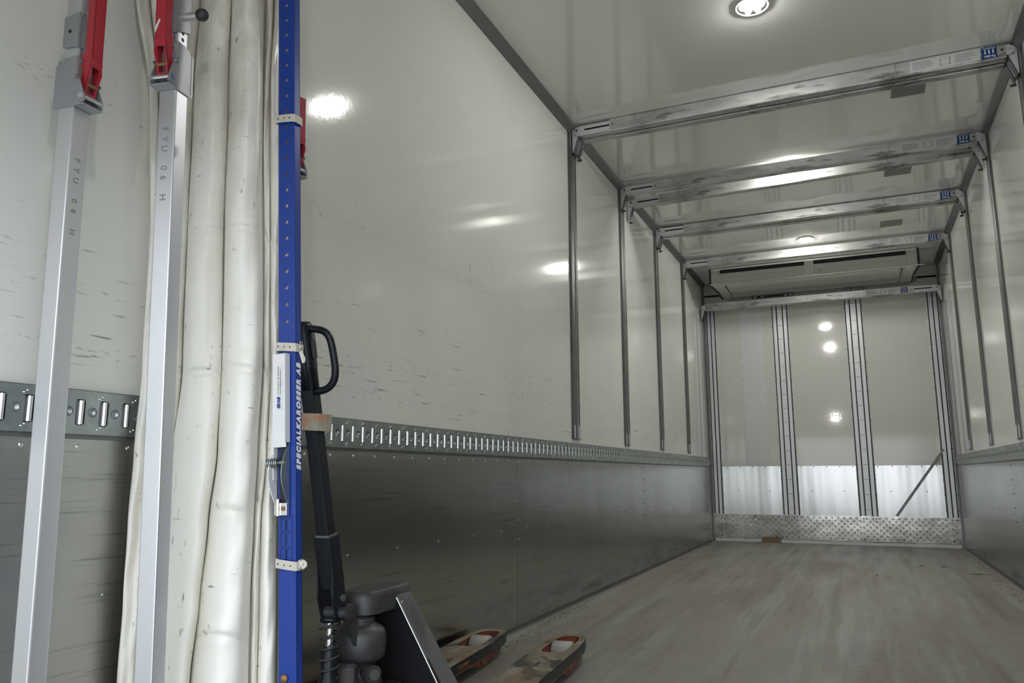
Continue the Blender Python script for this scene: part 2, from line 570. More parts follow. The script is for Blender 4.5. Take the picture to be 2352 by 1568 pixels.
# back wall
b = MB()
b.box((-.06, L + .006, 0), (W + .06, L + .07, H), 'grp_back')
bw = struct(b.build('wall_back'), 'bulkhead at the front end of the cargo box')
panels = [(.135, .80), (.915, 1.55), (1.67, 2.335)]
for x0, x1 in panels:
    q = MB()
    q.box((x0, L - .002, ZB), (x1, L + .006, 2.62), 'grp_back')
    q.build('upper_panel', bw)
    q = MB()
    q.box((x0, L - .004, .28), (x1, L + .006, ZB - .001), 'alu_back')
    n = 5
    for i in range(n):
        xx = x0 + .06 + (x1 - x0 - .12) * i / (n - 1)
        for z in (ZB - .012,):
            q.cyl((xx, L - .006, z), (xx, L - .003, z), .006, 'zinc_dark', 8)
    for i in range(2):
        xx = x0 + (x1 - x0) * (.25 + .5 * i)
        q.cyl((xx, L - .006, .55), (xx, L - .003, .55), .006, 'zinc_dark', 8)
    q.build('lower_panel', bw)
q = MB()
q.box((.40, L - .006, ZB + .002), (.66, L - .001, 2.59), 'white_strip')
for i in range(12):
    for xx in (.412, .648):
        q.cyl((xx, L - .008, .85 + i * .155), (xx, L - .005, .85 + i * .155), .005, 'zinc_dark', 8)
q.build('cover_strip', bw)
# white header above panels
q = MB()
q.box((.0, L - .012, 2.64), (W, L + .006, 2.80), 'unit')
q.box((.30, L - .02, 2.645), (2.18, L - .012, 2.76), 'panel_grey')
q.box((.0, L - .012, 2.78), (W, L + .006, H), 'unit')
q.build('header_panel', bw)


def column(x0, x1, n_grooves, label):
    t = thing('floor_to_ceiling_track', label, 'wall track', ((x0 + x1) / 2, L, 0))
    q = MB()
    w = x1 - x0
    h = w / 2
    zt, zb = 2.62, .28
    q.box((-h, -.006, zb), (h, -.002, zt), 'alu_track')                       # backing with dark grooves in front
    gw = .012
    edges = []
    if n_grooves == 4:
        edges = [-h + .012, -h * .36, h * .36, h - .012]
    elif n_grooves == 2:
        edges = [-h + .012, h - .03] if x0 < 1 else [-h + .03, h - .012]
    else:
        edges = [-h + .012, 0.0, h - .012]
    cuts = [-h] + sum([[e - gw / 2, e + gw / 2] for e in edges], []) + [h]
    for i in range(0, len(cuts), 2):
        a, b = cuts[i], cuts[i + 1]
        mid = 0 < i < len(cuts) - 2
        if b - a > .004:
            q.box((a, -.026 if mid else -.010, zb), (b, -.005, zt), 'alu_track')
    q.build('rail_profile', t, bevel=.0015)
    q = MB()
    for e in edges:
        q.box((e - gw / 2, -.0085, zb), (e + gw / 2, -.0062, zt), 'groove')
    q.build('groove', t)
    q = MB()
    z = .36
    while z < 2.6:
        for sx in (-1, 1):
            q.cyl((sx * (h - .002), -.012, z), (sx * (h - .002), -.009, z), .005, 'zinc_dark', 8)
        if n_grooves == 4:
            q.box((-.02, -.0275, z), (.02, -.0262, z + .004), 'zinc_dark')
        z += .155
    q.build('screws', t)['kind'] = 'stuff'
    return t


column(.025, .135, 3, 'white aluminium wall track in the far left corner of the bulkhead')
column(.758, .938, 4, 'double aluminium wall track on the bulkhead, the left one of the middle two')
column(1.518, 1.702, 4, 'double aluminium wall track on the bulkhead, the right one of the middle two')
column(2.320, 2.435, 3, 'white aluminium wall track in the far right corner of the bulkhead')


# tread plate along the bulkhead foot
def tread_bars(q, x0, x1, z0, z1, y):
    p = .060
    i = 0
    z = z0 + .022
    while z < z1 - .015:
        j = 0
        x = x0 + (.02 if i % 2 == 0 else .02 + p / 2)
        while x < x1 - .015:
            sgn = 1 if (j + i) % 2 == 0 else -1
            for k in (-1, 0, 1):
                dx, dz = .011 * .707, .011 * .707 * sgn
                ox, oz = -.0095 * .707 * sgn * k, .0095 * .707 * k
                T = frame((x + ox, y, z + oz), (dx, 0, dz), (-dz, 0, dx))
                T = T @ Matrix.Diagonal((.018, .0036, .0034, 1))
                vs = [(-1, 0, 0), (0, -1, 0), (1, 0, 0), (0, 1, 0), (0, 0, 1), (0, 0, -1)]
                q.add(vs, [(0, 1, 4), (1, 2, 4), (2, 3, 4), (3, 0, 4), (1, 0, 5), (2, 1, 5), (3, 2, 5), (0, 3, 5)], 'tread', T=T)
            x += p
            j += 1
        z += p / 2
        i += 1


kp = thing('tread_plate_kickboard', 'shiny tread plate kickboard along the foot of the bulkhead', 'kick plate', (W / 2, L, 0))
for x0, x1 in ((.06, .80), (.90, 1.56), (1.66, 2.40)):
    q = MB()
    q.box((x0 - W / 2, -.012, .038), (x1 - W / 2, -.008, .292), 'tread')
    tread_bars(q, x0 - W / 2, x1 - W / 2, .038, .292, -.012)
    q.build('tread_panel', kp)
for x0, x1 in ((.022, .125), (.765, .925), (1.535, 1.695), (2.345, 2.438)):
    q = MB()
    q.box((x0 - W / 2, -.033, .036), (x1 - W / 2, -.030, .296), 'tread')
    tread_bars(q, x0 - W / 2, x1 - W / 2, .036, .296, -.033)
    q.box((x0 - W / 2, -.030, .036), (x0 - W / 2 + .003, -.012, .296), 'tread')
    q.box((x1 - W / 2 - .003, -.030, .036), (x1 - W / 2, -.012, .296), 'tread')
    for xx in (x0 + .02, x1 - .02):
        for z in (.06, .27):
            q.cyl((xx - W / 2, -.038, z), (xx - W / 2, -.033, z), .006, 'dark', 8)
    q.build('corner_plate', kp)
q = MB()
random.seed(3)
xs = [.03 + i * .1 for i in range(24)] + [2.43]
for a, bb in zip(xs[:-1], xs[1:]):
    if .50 < a < .70:
        continue
    q.box((a, L - .036 - random.random() * .006, 0.0), (bb, L - .004, .036 - random.random() * .008), 'label')
sk = q.build('baseboard_back')
struct(sk, 'white sealing strip under the tread plate')
q = MB()
q.box((-.095, -.004, .0), (.095, .004, .05), 'cardboard')
q.box((-.04, -.02, .0), (.035, .0, .012), 'cardboard')
tag(q.build('cardboard_scrap', loc=(.62, L - .05, 0.001)), 'small brown cardboard scrap wedged under the tread plate', 'cardboard')
# diagonal bar on right panel
q = MB()
a, b2 = Vector((2.345, L - .02, .965)), Vector((1.87, L - .02, .30))
d = (b2 - a)
T = frame(a, d, Vector((0, 0, 1)).cross(Vector((0, 1, 0))))
q.box((0, -.012, -.004), (d.length, .012, .004), 'zinc_dark', T=frame(a, d.normalized(), Vector((0, 1, 0)).cross(d.normalized())))
q.cyl((2.345, L - .03, .965), (2.345, L - .0, .965), .012, 'zinc_dark')
db = q.build('diagonal_strap')
tag(db, 'grey strap running diagonally down the right panel of the bulkhead', 'strap')
# vertical corner trims
for i, (xa, xb, ya) in enumerate(((0.0, .022, L - .10), (W - .022, W, L - .10))):
    q = MB()
    s = 1 if i == 0 else -1
    e = xa if i == 0 else xb
    for k, (dx, y0, y1, mm) in enumerate(((.010, L - .17, L - .10, 'trim_light'), (.016, L - .098, L - .04, 'zinc_dark'), (.022, L - .038, L, 'trim_light'))):
        q.box((min(e, e + s * dx), y0, 0), (max(e, e + s * dx), y1, H - .05), mm)
    struct(q.build('trim_%d' % (6 + i)), 'upright corner strip beside the bulkhead')
q = MB()
q.box((0, L - .03, H - .03), (W, L, H), 'trim_light')
struct(q.build('trim_8'), 'strip between bulkhead and ceiling')


# ------------------------------------------------------------------ cargo rails (horizontal slotted track)
def cargo_rail(name, x0, sgn, spans, label):
    t = thing(name, label, 'cargo rail', (x0, 0, ZB), (0, 0, 0), 'slotted cargo rails along the side walls')
    h = ZT - ZB
    P = .0575
    for (ya, yb, ph) in spans:
        q = MB()
        F = lambda u, v, w: Vector((sgn * (.016 + w), u, v))
        y = ya + ((ph - ya) % P) - P
        slots = []
        lo = ya
        while y + P / 2 < yb + P:
            c_ = y
            a, bb = max(c_ - P * .30, ya), min(c_ + P * .70, yb)
            if bb - a > P * .9:
                q.plate([(a, 0), (bb, 0), (bb, h), (a, h)],
                        [rrect(c_, h / 2, .0235, .056, .006, 3), circle(c_ + P / 2, h / 2 + .001, .0115, 12)], .003, 'zinc', F, back=False)
                # recess and rolled edge
                q.add([F(c_ - .012, h / 2 - .028, -.003), F(c_ + .002, h / 2 - .028, -.011), F(c_ + .002, h / 2 + .028, -.011), F(c_ - .012, h / 2 + .028, -.003)], [(0, 1, 2, 3)], 'zinc_dark')
                n = 6
                vs = []
                for i in range(n + 1):
                    th = PI * i / n
                    vs += [F(c_ + .0045 - .0075 * math.cos(th), h / 2 - .026, -.011 + .0125 * math.sin(th)), F(c_ + .0045 - .0075 * math.cos(th), h / 2 + .026, -.011 + .0125 * math.sin(th))]
                q.add(vs, [(2 * i, 2 * i + 1, 2 * i + 3, 2 * i + 2) for i in range(n)], 'rolled', True)
                # dimple
                n = 12
                ring = [F(uu, vv, -.003) for uu, vv in circle(c_ + P / 2, h / 2 + .001, .0115, n)]
                ring2 = [F(uu, vv, -.009) for uu, vv in circle(c_ + P / 2 + .001, h / 2 + .001, .006, n)]
                q.add(ring + ring2, [(i, (i + 1) % n, n + (i + 1) % n, n + i) for i in range(n)] + [tuple(range(n, 2 * n))], 'zinc', True)
            elif bb > a:
                q.plate([(a, 0), (bb, 0), (bb, h), (a, h)], [], .003, 'zinc', F, back=False)
            y += P
        q.box((sgn * .002, ya, 0), (sgn * .003, yb, h), 'zinc_dark')
        # lips
        q.box((0, ya, -.010), (sgn * .010, yb, -.001), 'zinc_dark')
        q.box((0, ya, -.001), (sgn * .0155, yb, .0005), 'zinc_dark')
        q.box((0, ya, h - .0005), (sgn * .0155, yb, h + .002), 'zinc_dark')
        q.build('slotted_rail', t, recalc=False)
        r = MB()
        y = ya + .03
        while y < yb - .02:
            for z in (.013, h - .013):
                for dd in (-.003, .004):
                    r.lathe([(.0001, .0028), (.0018, .002), (.0028, 0)], (0, 0, 0), 'chrome', n=6, T=Matrix.Translation((sgn * .0161, y + dd, z + dd * .6)) @ Matrix.Rotation(sgn * PI / 2, 4, 'Y'))
            y += P * 1.5
        r.build('rivets', t)['kind'] = 'stuff'
    return t


cargo_rail('cargo_rail', 0, 1, [(YB, 1.642, 1.03), (1.645, 5.3, 2.027), (5.302, L, 2.027)], 'galvanised slotted cargo rail along the left wall behind the pallet jack')
cargo_rail('cargo_rail', W, -1, [(YB, 4.8, 2.0), (4.802, L, 2.0)], 'galvanised slotted cargo rail along the right wall')


# ------------------------------------------------------------------ upright slotted rails
PY = [4.425, 5.565, 6.690, 7.858]


def upright(x0, sgn):
    t = thing('upright_rail', 'x', 'upright rail', (x0, PY[0], ZT + .025))
    h = H - .05 - ZT - .025
    q = MB()
    w = .072
    prof = [(-w, 0), (-w, .004), (-.055, .004), (-.055, .012), (-.024, .012), (-.022, .007), (.022, .007), (.024, .012), (.055, .012), (.055, .004), (w, .004), (w, 0)]
    vs = [(sgn * d_, y, z) for z in (0, h) for y, d_ in prof]
    n = len(prof)
    q.add(vs, [(i, i + 1, n + i + 1, n + i) for i in range(n - 1)] + [tuple(range(n)), tuple(range(n, 2 * n))], 'zinc_dark')
    q.build('rail_profile', t)
    q = MB()
    z = .10
    while z < h - .12:
        for yc in (-.040, .040):
            q.box((sgn * .0121, yc - .0045, z), (sgn * .0125, yc + .0045, z + .0085), 'dark')
        z += .0175
    q.build('slots', t)['kind'] = 'stuff'
    for yc in (-.040, .040):
        q = MB()
        q.box((sgn * .0121, yc - .006, .008), (sgn * .0135, yc + .006, .085), 'chrome')  # slot highlights at the rail foot, built as bright steel bars
        q.build('slot_highlight', t)
    return t


names = ['nearest', 'second', 'third', 'farthest']
for side, x0, s in (('left', 0, 1), ('right', W, -1)):
    t0 = upright(x0, s)
    for i, y in enumerate(PY):
        t = t0 if i == 0 else copy_tree(t0)
        t.location = (x0, y, ZT + .025)
        t['label'] = ['nearest grey perforated upright rail on the %s wall', 'second grey perforated upright rail from the camera on the %s wall', 'third grey perforated upright rail from the camera on the %s wall', 'farthest grey perforated upright rail on the %s wall, next to the bulkhead'][i] % side
        t['group'] = 'perforated upright rails on the side walls'


# ------------------------------------------------------------------ load beams under the ceiling
def beam_proto(flip=False, sticker=True):
    t = thing('load_beam', 'x', 'beam', (0, 0, 0))
    fx = (lambda x: W - x) if flip else (lambda x: x)
    def bx(q, a, b, m):
        xa, xb = fx(a[0]), fx(b[0])
        q.box((min(xa, xb), a[1], a[2]), (max(xa, xb), b[1], b[2]), m)
    q = MB()
    xl, xr = .265, 2.396
    # profile: front face, ribbed underside, back face
    prof = [(0, .080), (0, .006), (.003, .001)]
    y = .006
    for i in range(5):
        prof += [(y, 0), (y + .004, 0), (y + .0045, .003), (y + .0075, .003)]
        y += .008
    prof += [(.052, 0), (.056, .005), (.056, .080)]
    n = len(prof)
    vs = [(fx(x), yy, z) for x in (xl, xr) for yy, z in prof]
    q.add(vs, [(i, (i + 1) % n, n + (i + 1) % n, n + i) for i in range(n)] + [tuple(range(n)), tuple(range(n, 2 * n))], 'alu_beam')
    q.build('outer_tube', t)
    # slotted slide end
    q = MB()
    o_ = [(.275, .010), (.275, .072), (.06, .072), (.036, .062), (.028, .045), (.028, .030), (.042, .012), (.055, .008)]
    sl = [(.10 + .006 * math.cos(a), .044 + .006 * math.sin(a)) for a in [math.radians(90 + 30 * k) for k in range(7)]] + [(.262, .038), (.262, .050)]
    F = lambda u, v, w: Vector((fx(u), .004 - w, v))
    q.plate(o_, [sl], -.004, 'alu_track', lambda u, v, w: Vector((fx(u), .004 - w * 0 + (.004 if w else 0), v)))
    bx(q, (.05, .008, .008), (.275, .012, .020), 'alu_rib')
    bx(q, (.05, .010, .006), (.275, .050, .010), 'alu_rib')
    bx(q, (.05, .046, .006), (.275, .050, .070), 'alu_rib')
    q.cyl((fx(.045), .000, .046), (fx(.045), .008, .046), .008, 'zinc_dark', 12)
    q.build('slide_end', t)
    q = MB()
    bx(q, (.06, .013, .030), (.27, .015, .060), 'dark')
    q.build('slide_core', t)
    q = MB()
    q.plate([(2.37, .012), (2.412, .014), (2.436, .032), (2.436, .055), (2.412, .070), (2.37, .072)], [circle(2.416, .045, .006, 10)], .004, 'alu_track', lambda u, v, w: Vector((fx(u), .003 - w, v)))
    bx(q, (2.36, .010, .010), (2.41, .045, .014), 'alu_rib')
    q.cyl((fx(2.380), -.002, .045), (fx(2.380), .002, .045), .006, 'dark', 12)
    q.cyl((fx(.285), -.002, .045), (fx(.285), .002, .045), .006, 'zinc_dark', 12)
    q.build('fixed_end', t)
    for (e, s) in ((0, 1), (W, -1)):
        q = MB()
        X = lambda u: e + s * u
        q.plate([(.013, .060), (.050, .062), (.056, .020), (.018, -.095), (.013, -.095)], [circle(.030, .018, .004, 8)], .003, 'alu_track', lambda u, v, w: Vector((X(u), .010 - w, v)))
        q.plate([(.013, .060), (.050, .062), (.056, .020), (.018, -.095), (.013, -.095)], [], .003, 'bracket', lambda u, v, w: Vector((X(u), .050 - w, v)))
        # sloping web between the two cheeks
        A = [(X(.058), .008, .020), (X(.058), .054, .020), (X(.018), .054, -.098), (X(.018), .008, -.098)]
        B = [(X(.061), .008, .017), (X(.061), .054, .017), (X(.021), .054, -.100), (X(.021), .008, -.100)]
        q.add(A + B, [(0, 1, 2, 3), (4, 5, 6, 7), (0, 1, 5, 4), (1, 2, 6, 5), (2, 3, 7, 6), (3, 0, 4, 7)], 'bracket')
        q.box((min(X(.012), X(.040)), .040, -.112), (max(X(.012), X(.040)), .046, -.098), 'bracket')
        q.build('wall_bracket', t)
    if sticker:
        q = MB()
        sx0, sx1 = (2.287, 2.357) if not flip else (W - .345 - .0, W - .275)
        sx0, sx1 = (2.287, 2.357) if not flip else (2.078, 2.143)
        q.box((sx0, -.0008, .010), (sx1, 0, .073), 'sticker')
        for k in range(3):
            xc = sx0 + (sx1 - sx0) * (.24 + .26 * k)
            q.box((xc - .003, -.0014, .042), (xc + .003, -.0008, .060), 'text_white')
            q.add([(xc - .006, -.0014, .042), (xc + .006, -.0014, .042), (xc, -.0014, .033)], [(0, 1, 2)], 'text_white')
        q.box((sx0 + .006, -.0014, .064), (sx1 - .006, -.0008, .067), 'text_white')
        so = q.build('load_sticker', t, recalc=False)
        so['label'] = 'blue sticker with three white arrows'
        text_mesh('sticker_text', '1000 Kg', .0155, 'text_white', frame(((sx0 + sx1) / 2, -.0012, .0215), (1, 0, 0), (0, 0, 1)), so, bold=.0006, align='CENTER')
        q = MB()
        base = sx0 - .335
        q.box((base, -.0006, .010), (sx0 - .006, 0, .073), 'label')
        random.seed(5)
        for (ux, uw) in ((.012, .105), (.215, .105)):
            for r_ in range(7):
                ln = uw * (.55 + .45 * random.random())
                q.box((base + ux, -.0010, .060 - r_ * .0068), (base + ux + ln, -.0006, .0625 - r_ * .0068), 'label_grey')
        for (dx_, dz_) in ((.145, .028), (.190, .028), (.145, .052), (.190, .052)):
            q.box((base + dx_ - .002, -.0010, dz_ - .009), (base + dx_ + .002, -.0006, dz_ + .009), 'text_grey')
        for z in (.022, .062):
            q.box((base + .147, -.0010, z), (base + .188, -.0006, z + .0015), 'label_grey')
        q.build('instruction_label', t, recalc=False)
    return t


bp = beam_proto()
ZBM = 2.855
blist = [
    (PY[0] - .02, ZBM, 'front aluminium load beam of the pair nearest the camera, blue sticker at right'),
    (PY[0] + .055, ZBM - .004, 'rear aluminium load beam of the nearest pair, only its ribbed underside showing'),
    (PY[1] - .045, ZBM - .013, 'front load beam of the second pair, heavily smudged, under the second lamp'),
    (PY[1] + .150, ZBM - .050, 'rear load beam of the second pair, hanging slightly lower than the front one'),
    (PY[2] - .02, ZBM - .004, 'front load beam of the third pair from the camera'),
    (PY[2] + .055, ZBM - .008, 'rear load beam of the third pair, its underside just behind the front one'),
    (PY[3] - .02, ZBM - .012, 'single smudged load beam in front of the cooling unit'),
]
for i, (y, z, lab) in enumerate(blist):
    t = bp if i == 0 else copy_tree(bp)
    t.location = (0, y, z)
    t['label'] = lab
    t['group'] = 'load beams stowed across the box'
    if i in (1, 3, 5):
        for ch in list(t.children):
            if ch.name.startswith(('load_sticker', 'instruction_label')):
                for g_ in list(ch.children):
                    bpy.data.objects.remove(g_)
                bpy.data.objects.remove(ch)
    if i == 3:
        t.rotation_euler = (0, -.016, 0)
bf = beam_proto(flip=True)
bf.location = (0, 8.82, 2.578)
bf['label'] = 'lowest load beam, against the bulkhead below the cooling unit, slotted end at right'
bf['group'] = 'load beams stowed across the box'

# ------------------------------------------------------------------ ceiling plates and lamps
for i, (y0, y1, lab) in enumerate(((4.66, 4.835, 'grey rectangular plate on the ceiling just behind the nearest beams'), (6.0, 6.178, 'grey rectangular plate on the ceiling behind the second pair of beams'), (7.345, 7.50, 'grey rectangular plate on the ceiling behind the third pair of beams'))):
    q = MB()
    q.cbox((0, 0, -.003), (.178, y1 - y0, .006), 'ceil_plate')
    tag(q.build('ceiling_plate', loc=(1.965, (y0 + y1) / 2, H)), lab, 'plate', 'grey ceiling plates')

lamp_y = [3.54, 5.63, 7.607]
lab = ['round LED ceiling lamp at the top of the picture, before the first beam',
       'round LED ceiling lamp half hidden behind the second beam', 'round LED ceiling lamp in front of the cooling unit']


def lamp():
    t = thing('ceiling_lamp', lab[0], 'lamp', (1.235, lamp_y[0], H), (0, 0, 0), 'round LED ceiling lamps')
    q = MB()
    q.lathe([(.0001, -.004), (.070, -.004)], (0, 0, 0), 'led_glass', n=32)
    q.lathe([(.070, -.004), (.076, -.007), (.081, -.005), (.083, 0)], (0, 0, 0), 'lamp_rim', n=32)
    q.build('lamp_ring', t)
    led_me = None
    pos = [(0, 0)] + [(.043 * math.cos(PI * k / 3), .043 * math.sin(PI * k / 3)) for k in range(6)]
    for p in pos:
        q = MB()
        q.lathe([(.014, -.0045), (.013, -.010), (.009, -.0135), (.0001, -.015)], (0, 0, 0), 'led', n=12)
        q.build('led_lens', t, loc=(p[0], p[1], 0))
    return t


t0 = lamp()
for i in range(1, 3):
    t = copy_tree(t0)
    t.location = (1.235, lamp_y[i], H)
    t['label'] = lab[i]

rl = thing('work_lamp', 'round work lamp on the inside of the added roller shutter above the camera', 'lamp', (1.165, YB - .044, 1.915), (PI / 2, 0, 0))
q = MB()
q.lathe([(.0001, 0), (.05, 0), (.052, -.02), (.046, -.03)], (0, 0, 0), 'rubber', n=24)
q.build('lamp_housing', rl)
q = MB()
q.lathe([(.0445, -.026), (.03, -.032), (.0001, -.034)], (0, 0, 0), 'led_work', n=24)
q.build('lamp_lens', rl)

# ------------------------------------------------------------------ cooling unit
cu = thing('cooling_unit', 'wide off-white cooling unit hanging under the ceiling at the bulkhead', 'cooling unit', (1.22, 8.33, 2.75))
q = MB()
hw = 1.0
# housing with sloped underside
prof = [(0, .018), (0, .118), (.02, .186), (.66, .186), (.66, -.012), (.03, .0)]
vs = [(x, y, z) for x in (-hw, hw) for y, z in prof]
n = len(prof)
q.add(vs, [(i, (i + 1) % n, n + (i + 1) % n, n + i) for i in range(n)] + [tuple(range(n)), tuple(range(n, 2 * n))], 'unit')
q.build('housing', cu, bevel=.004)
for a, b_ in ((-.90, -.045), (.045, .90)):
    q = MB()
    q.box((a, -.004, .121), (b_, .02, .160), 'dark')
    q.build('air_intake', cu)
q = MB()
q.box((-.045, -.010, .005), (.045, -.001, .175), 'label')
q.build('centre_strap', cu, bevel=.002)
q = MB()
for sx in (-1, 1):
    q.box((sx * .905 - .0015, -.003, .0), (sx * .905 + .0015, .001, .15), 'panel_grey')
q.box((-.89, -.002, .070), (.89, .001, .072), 'panel_grey')
q.build('panel_seam', cu)
for sx in (-1, 1):
    q = MB()
    q.tube([(sx * (hw + .010), 0, .18), (sx * (hw + .010), 0, .02), (sx * (hw + .008), .01, -.005), (sx * (hw - .02), .35, -.010), (sx * (hw - .02), .66, -.016)], .010, 'rubber', 8)
    q.build('edge_seal', cu)
q = MB()
q.cyl((-1.01, -.012, .002), (1.05, -.012, .002), .007, 'chrome', 10)
q.build('front_rod', cu)
for k in range(3):
    q = MB()
    yy = .42 + k * .05
    q.box((-.84, yy, -.012), (.84, yy + .012, -.0045), 'panel_grey')
    q.build('drain_tray_rib', cu)
for sx in (-1, 1):
    q = MB()
    q.box((sx * .86 - .002, .03, -.013), (sx * .86 + .002, .64, -.003), 'dark')
    q.build('drain_tray_seam', cu)
q = MB()
q.tube([(.10 + .012 * math.cos(a), -.008, .045 + .012 * math.sin(a)) for a in [2 * PI * k / 14 for k in range(14)]], .0022, 'zinc', 6, closed=True)
q.build('pull_ring', cu)
# fittings and labels on the header
for i, (x, lb) in enumerate(((.34, 'small yellow label beside the left end of the cooling unit'), (2.19, 'small yellow label beside the right end of the cooling unit'))):
    q = MB()
    q.cbox((0, 0, 0), (.022, .003, .085), 'yellow')
    tag(q.build('warning_label', loc=((.27, 2.235)[i], L - .018, 2.79)), lb, 'label', 'yellow labels beside the cooling unit')
pf = thing('pipe_fitting', 'dark pipe clamps on the header between cooling unit and lowest beam', 'pipe fitting', (.98, L - .05, 2.712))
for k, dx in enumerate((-.38, -.30, -.05, .0, .60, .72)):
    q = MB()
    q.cbox((dx, 0, 0), (.05, .05, .035), 'zinc_dark', ch=.006)
    q.cyl((dx, -.03, .0), (dx, .03, .0), .012, 'zinc', 10)
    q.build('clamp', pf)
q = MB()
q.tube([(-.42, 0, .01), (.0, 0, .012)], .010, 'rubber', 8)
q.build('pipe', pf)


# ------------------------------------------------------------------ load bars leaning at the left
def load_bar(label, foot, top, rz, mirror=1, marks='front', lever=True, lever_top=.22, zc=1.46, knob=False, height=2.35):
    """square aluminium telescopic bar with red lever on its local -y face (mirror=1) or +x face"""
    foot, top = Vector(foot), Vector(top)
    ax = (top - foot).normalized()
    q0 = Vector((0, 0, 1)).rotation_difference(ax)
    t = thing('load_bar', label, 'load bar', foot, (0, 0, 0), 'telescopic load bars standing by the left wall')
    t.rotation_euler = (q0.to_matrix() @ Matrix.Rotation(rz, 3, 'Z')).to_euler()
    h = .0205
    q = MB()
    q.cbox((0, 0, zc / 2 - .01), (2 * h, 2 * h, zc), 'alu')
    q.build('lower_tube', t, bevel=.003)
    q = MB()
    q.cbox((0, 0, (zc + height) / 2 + .02), (.034, .034, height - zc), 'alu')
    if knob:
        for k in range(3):
            q.cyl((.0168, 0, zc + .022 + k * .0155), (.0174, 0, zc + .022 + k * .0155), .0046, 'dark', 12)
    q.build('inner_tube', t, bevel=.002)
    q = MB()
    q.cbox((0, 0, 0), (.070, .04, .02), 'rubber', ch=.004)
    q.build('foot_pad', t, bevel=.002, loc=(0, 0, .012))
    # clamp body: wraps the tube, cheeks reach out to the lever side (-y)
    q = MB()
    w = .0245
    for sx in (-1, 1):
        F = lambda u, v, ww, sx=sx: Vector((sx * (w - .001 + ww), u, v))
        q.plate([(w + .004, zc - .086), (w + .008, zc - .078), (w + .008, zc + .008), (.006, zc + .022), (-w, zc + .022), (-w - .002, zc - .010), (-.050, zc - .068), (-.050, zc - .080), (-w, zc - .086)], [], .003, 'cast', F)
        q.cyl((sx * (w + .001), -.031, zc - .026), (sx * (w + .005), -.031, zc - .026), .0045, 'zinc', 10)
    q.box((-w, w - .001, zc - .08), (w, w + .002, zc + .018), 'cast')
    q.box((-w, -.050, zc - .086), (w, -w + .002, zc - .083), 'cast')
    q.box((-w, -w - .0, zc - .083), (w, -w + .002, zc + .021), 'cast')
    q.cyl((-w, -.040, zc - .066), (w, -.040, zc - .066), .006, 'chrome', 12)
    for sx in (-1, 1):
        q.cyl((sx * .017, -.047, zc - .0828), (sx * .017, -.047, zc - .0822), .003, 'dark', 8)
    q.build('clamp_body', t, bevel=.001)
    if lever:
        q = MB()
        yo = -.051
        lw = .0135
        side = [(yo, zc + lever_top), (yo + .018, zc + lever_top), (yo + .019, zc + .036), (yo + .031, zc + .018), (yo + .030, zc + .006), (yo + .022, zc - .002), (yo + .027, zc - .052), (yo + .016, zc - .062), (yo - .002, zc - .012), (yo, zc + .006)]
        for sx in (-1, 1):
            F = lambda u, v, ww, sx=sx: Vector((sx * (lw + ww), u, v))
            q.plate(side, [], .0025, 'red', F)
        q.box((-lw, yo, zc + .014), (lw, yo + .0025, zc + lever_top), 'red')
        a, b_ = Vector((0, yo + .0005, zc + .014)), Vector((0, yo + .016, zc - .066))
        TT = frame(a, (1, 0, 0), (b_ - a))
        LL = (b_ - a).length
        q.plate([(-lw, 0), (lw, 0), (lw, LL), (-lw, LL)], [[(-.009, .014), (.009, .014), (.009, LL - .012), (-.009, LL - .012)]], .0025, 'red', lambda u, v, ww: TT @ Vector((u, v, ww)))
        q.cyl((-lw - .004, yo + .024, zc + .012), (lw + .004, yo + .024, zc + .012), .0045, 'zinc', 12)
        lo = q.build('lever', t, bevel=.001)
        lo['label'] = 'red lever'
        if knob:
            q = MB()
            q.plate([(-lw, zc + .046), (-.005, zc + .062), (-.001, zc + .060), (-.004, zc + .052), (-.012, zc + .032), (-lw, zc + .034)], [], .0002, 'label', lambda u, v, w: Vector((u, yo - .0003 + w, v)))
            q.build('paint_chip', lo)
        q = MB()
        q.cyl((-.012, yo + .012, zc - .036), (.012, yo + .012, zc - .036), .005, 'rust', 12)
        q.build('lever_pin', lo)
        q = MB()
        q.box((-.009, -.031, zc + .020), (.009, -.021, zc + .130), 'zinc')
        q.build('link_bar', t, bevel=.001)
    # collar above
    q = MB()
    zc2 = zc + .082
    top_ = .40 if knob else .034
    for sx in (-1, 1):
        q.plate([(.021, zc2 - .020 if sx > 0 else zc2 - .034), (.021, zc2 + top_), (-.020, zc2 + top_ + .006), (-.022, zc2 - .036)], [], .003, 'cast', lambda u, v, ww, sx=sx: Vector((sx * (.0185 + .003 + ww), u, v)))
    q.box((-.0215, .018, zc2 - .022), (.0215, .021, zc2 + top_), 'cast')
    q.box((-.0215, -.0215, zc2 - .036), (.0215, -.0185, zc2 + top_), 'cast')
    q.cyl((-.0225, .004, zc2), (-.0213, .004, zc2), .004, 'dark', 8)
    q.build('collar', t, bevel=.001)
    zc2 = zc + .055
    if knob:
        q = MB()
        q.cyl((.021, .0, zc2 + .035), (.052, .0, zc2 + .035), .0085, 'alu', 14)
        q.build('plunger', t)
        q = MB()
        q.lathe([(.0001, -.014), (.007, -.0125), (.012, -.008), (.014, 0), (.012, .008), (.007, .0125), (.0001, .014)], (.062, 0, zc2 + .035), 'rubber', n=20, axis='X')
        q.build('black_knob', t)
    return t


def ln(p, q, z):
    p, q = Vector(p), Vector(q)
    return p + (q - p) * ((z - p.z) / (q.z - p.z))


# bar 1 (far left): lever towards +x
p1a, p1b = (0.12, 1.014, .353), (.12, .986, 1.70)
bar1 = load_bar('leftmost aluminium load bar by the left wall, red lever on its right side', ln(p1a, p1b, 0), p1b, math.radians(95), zc=1.554)
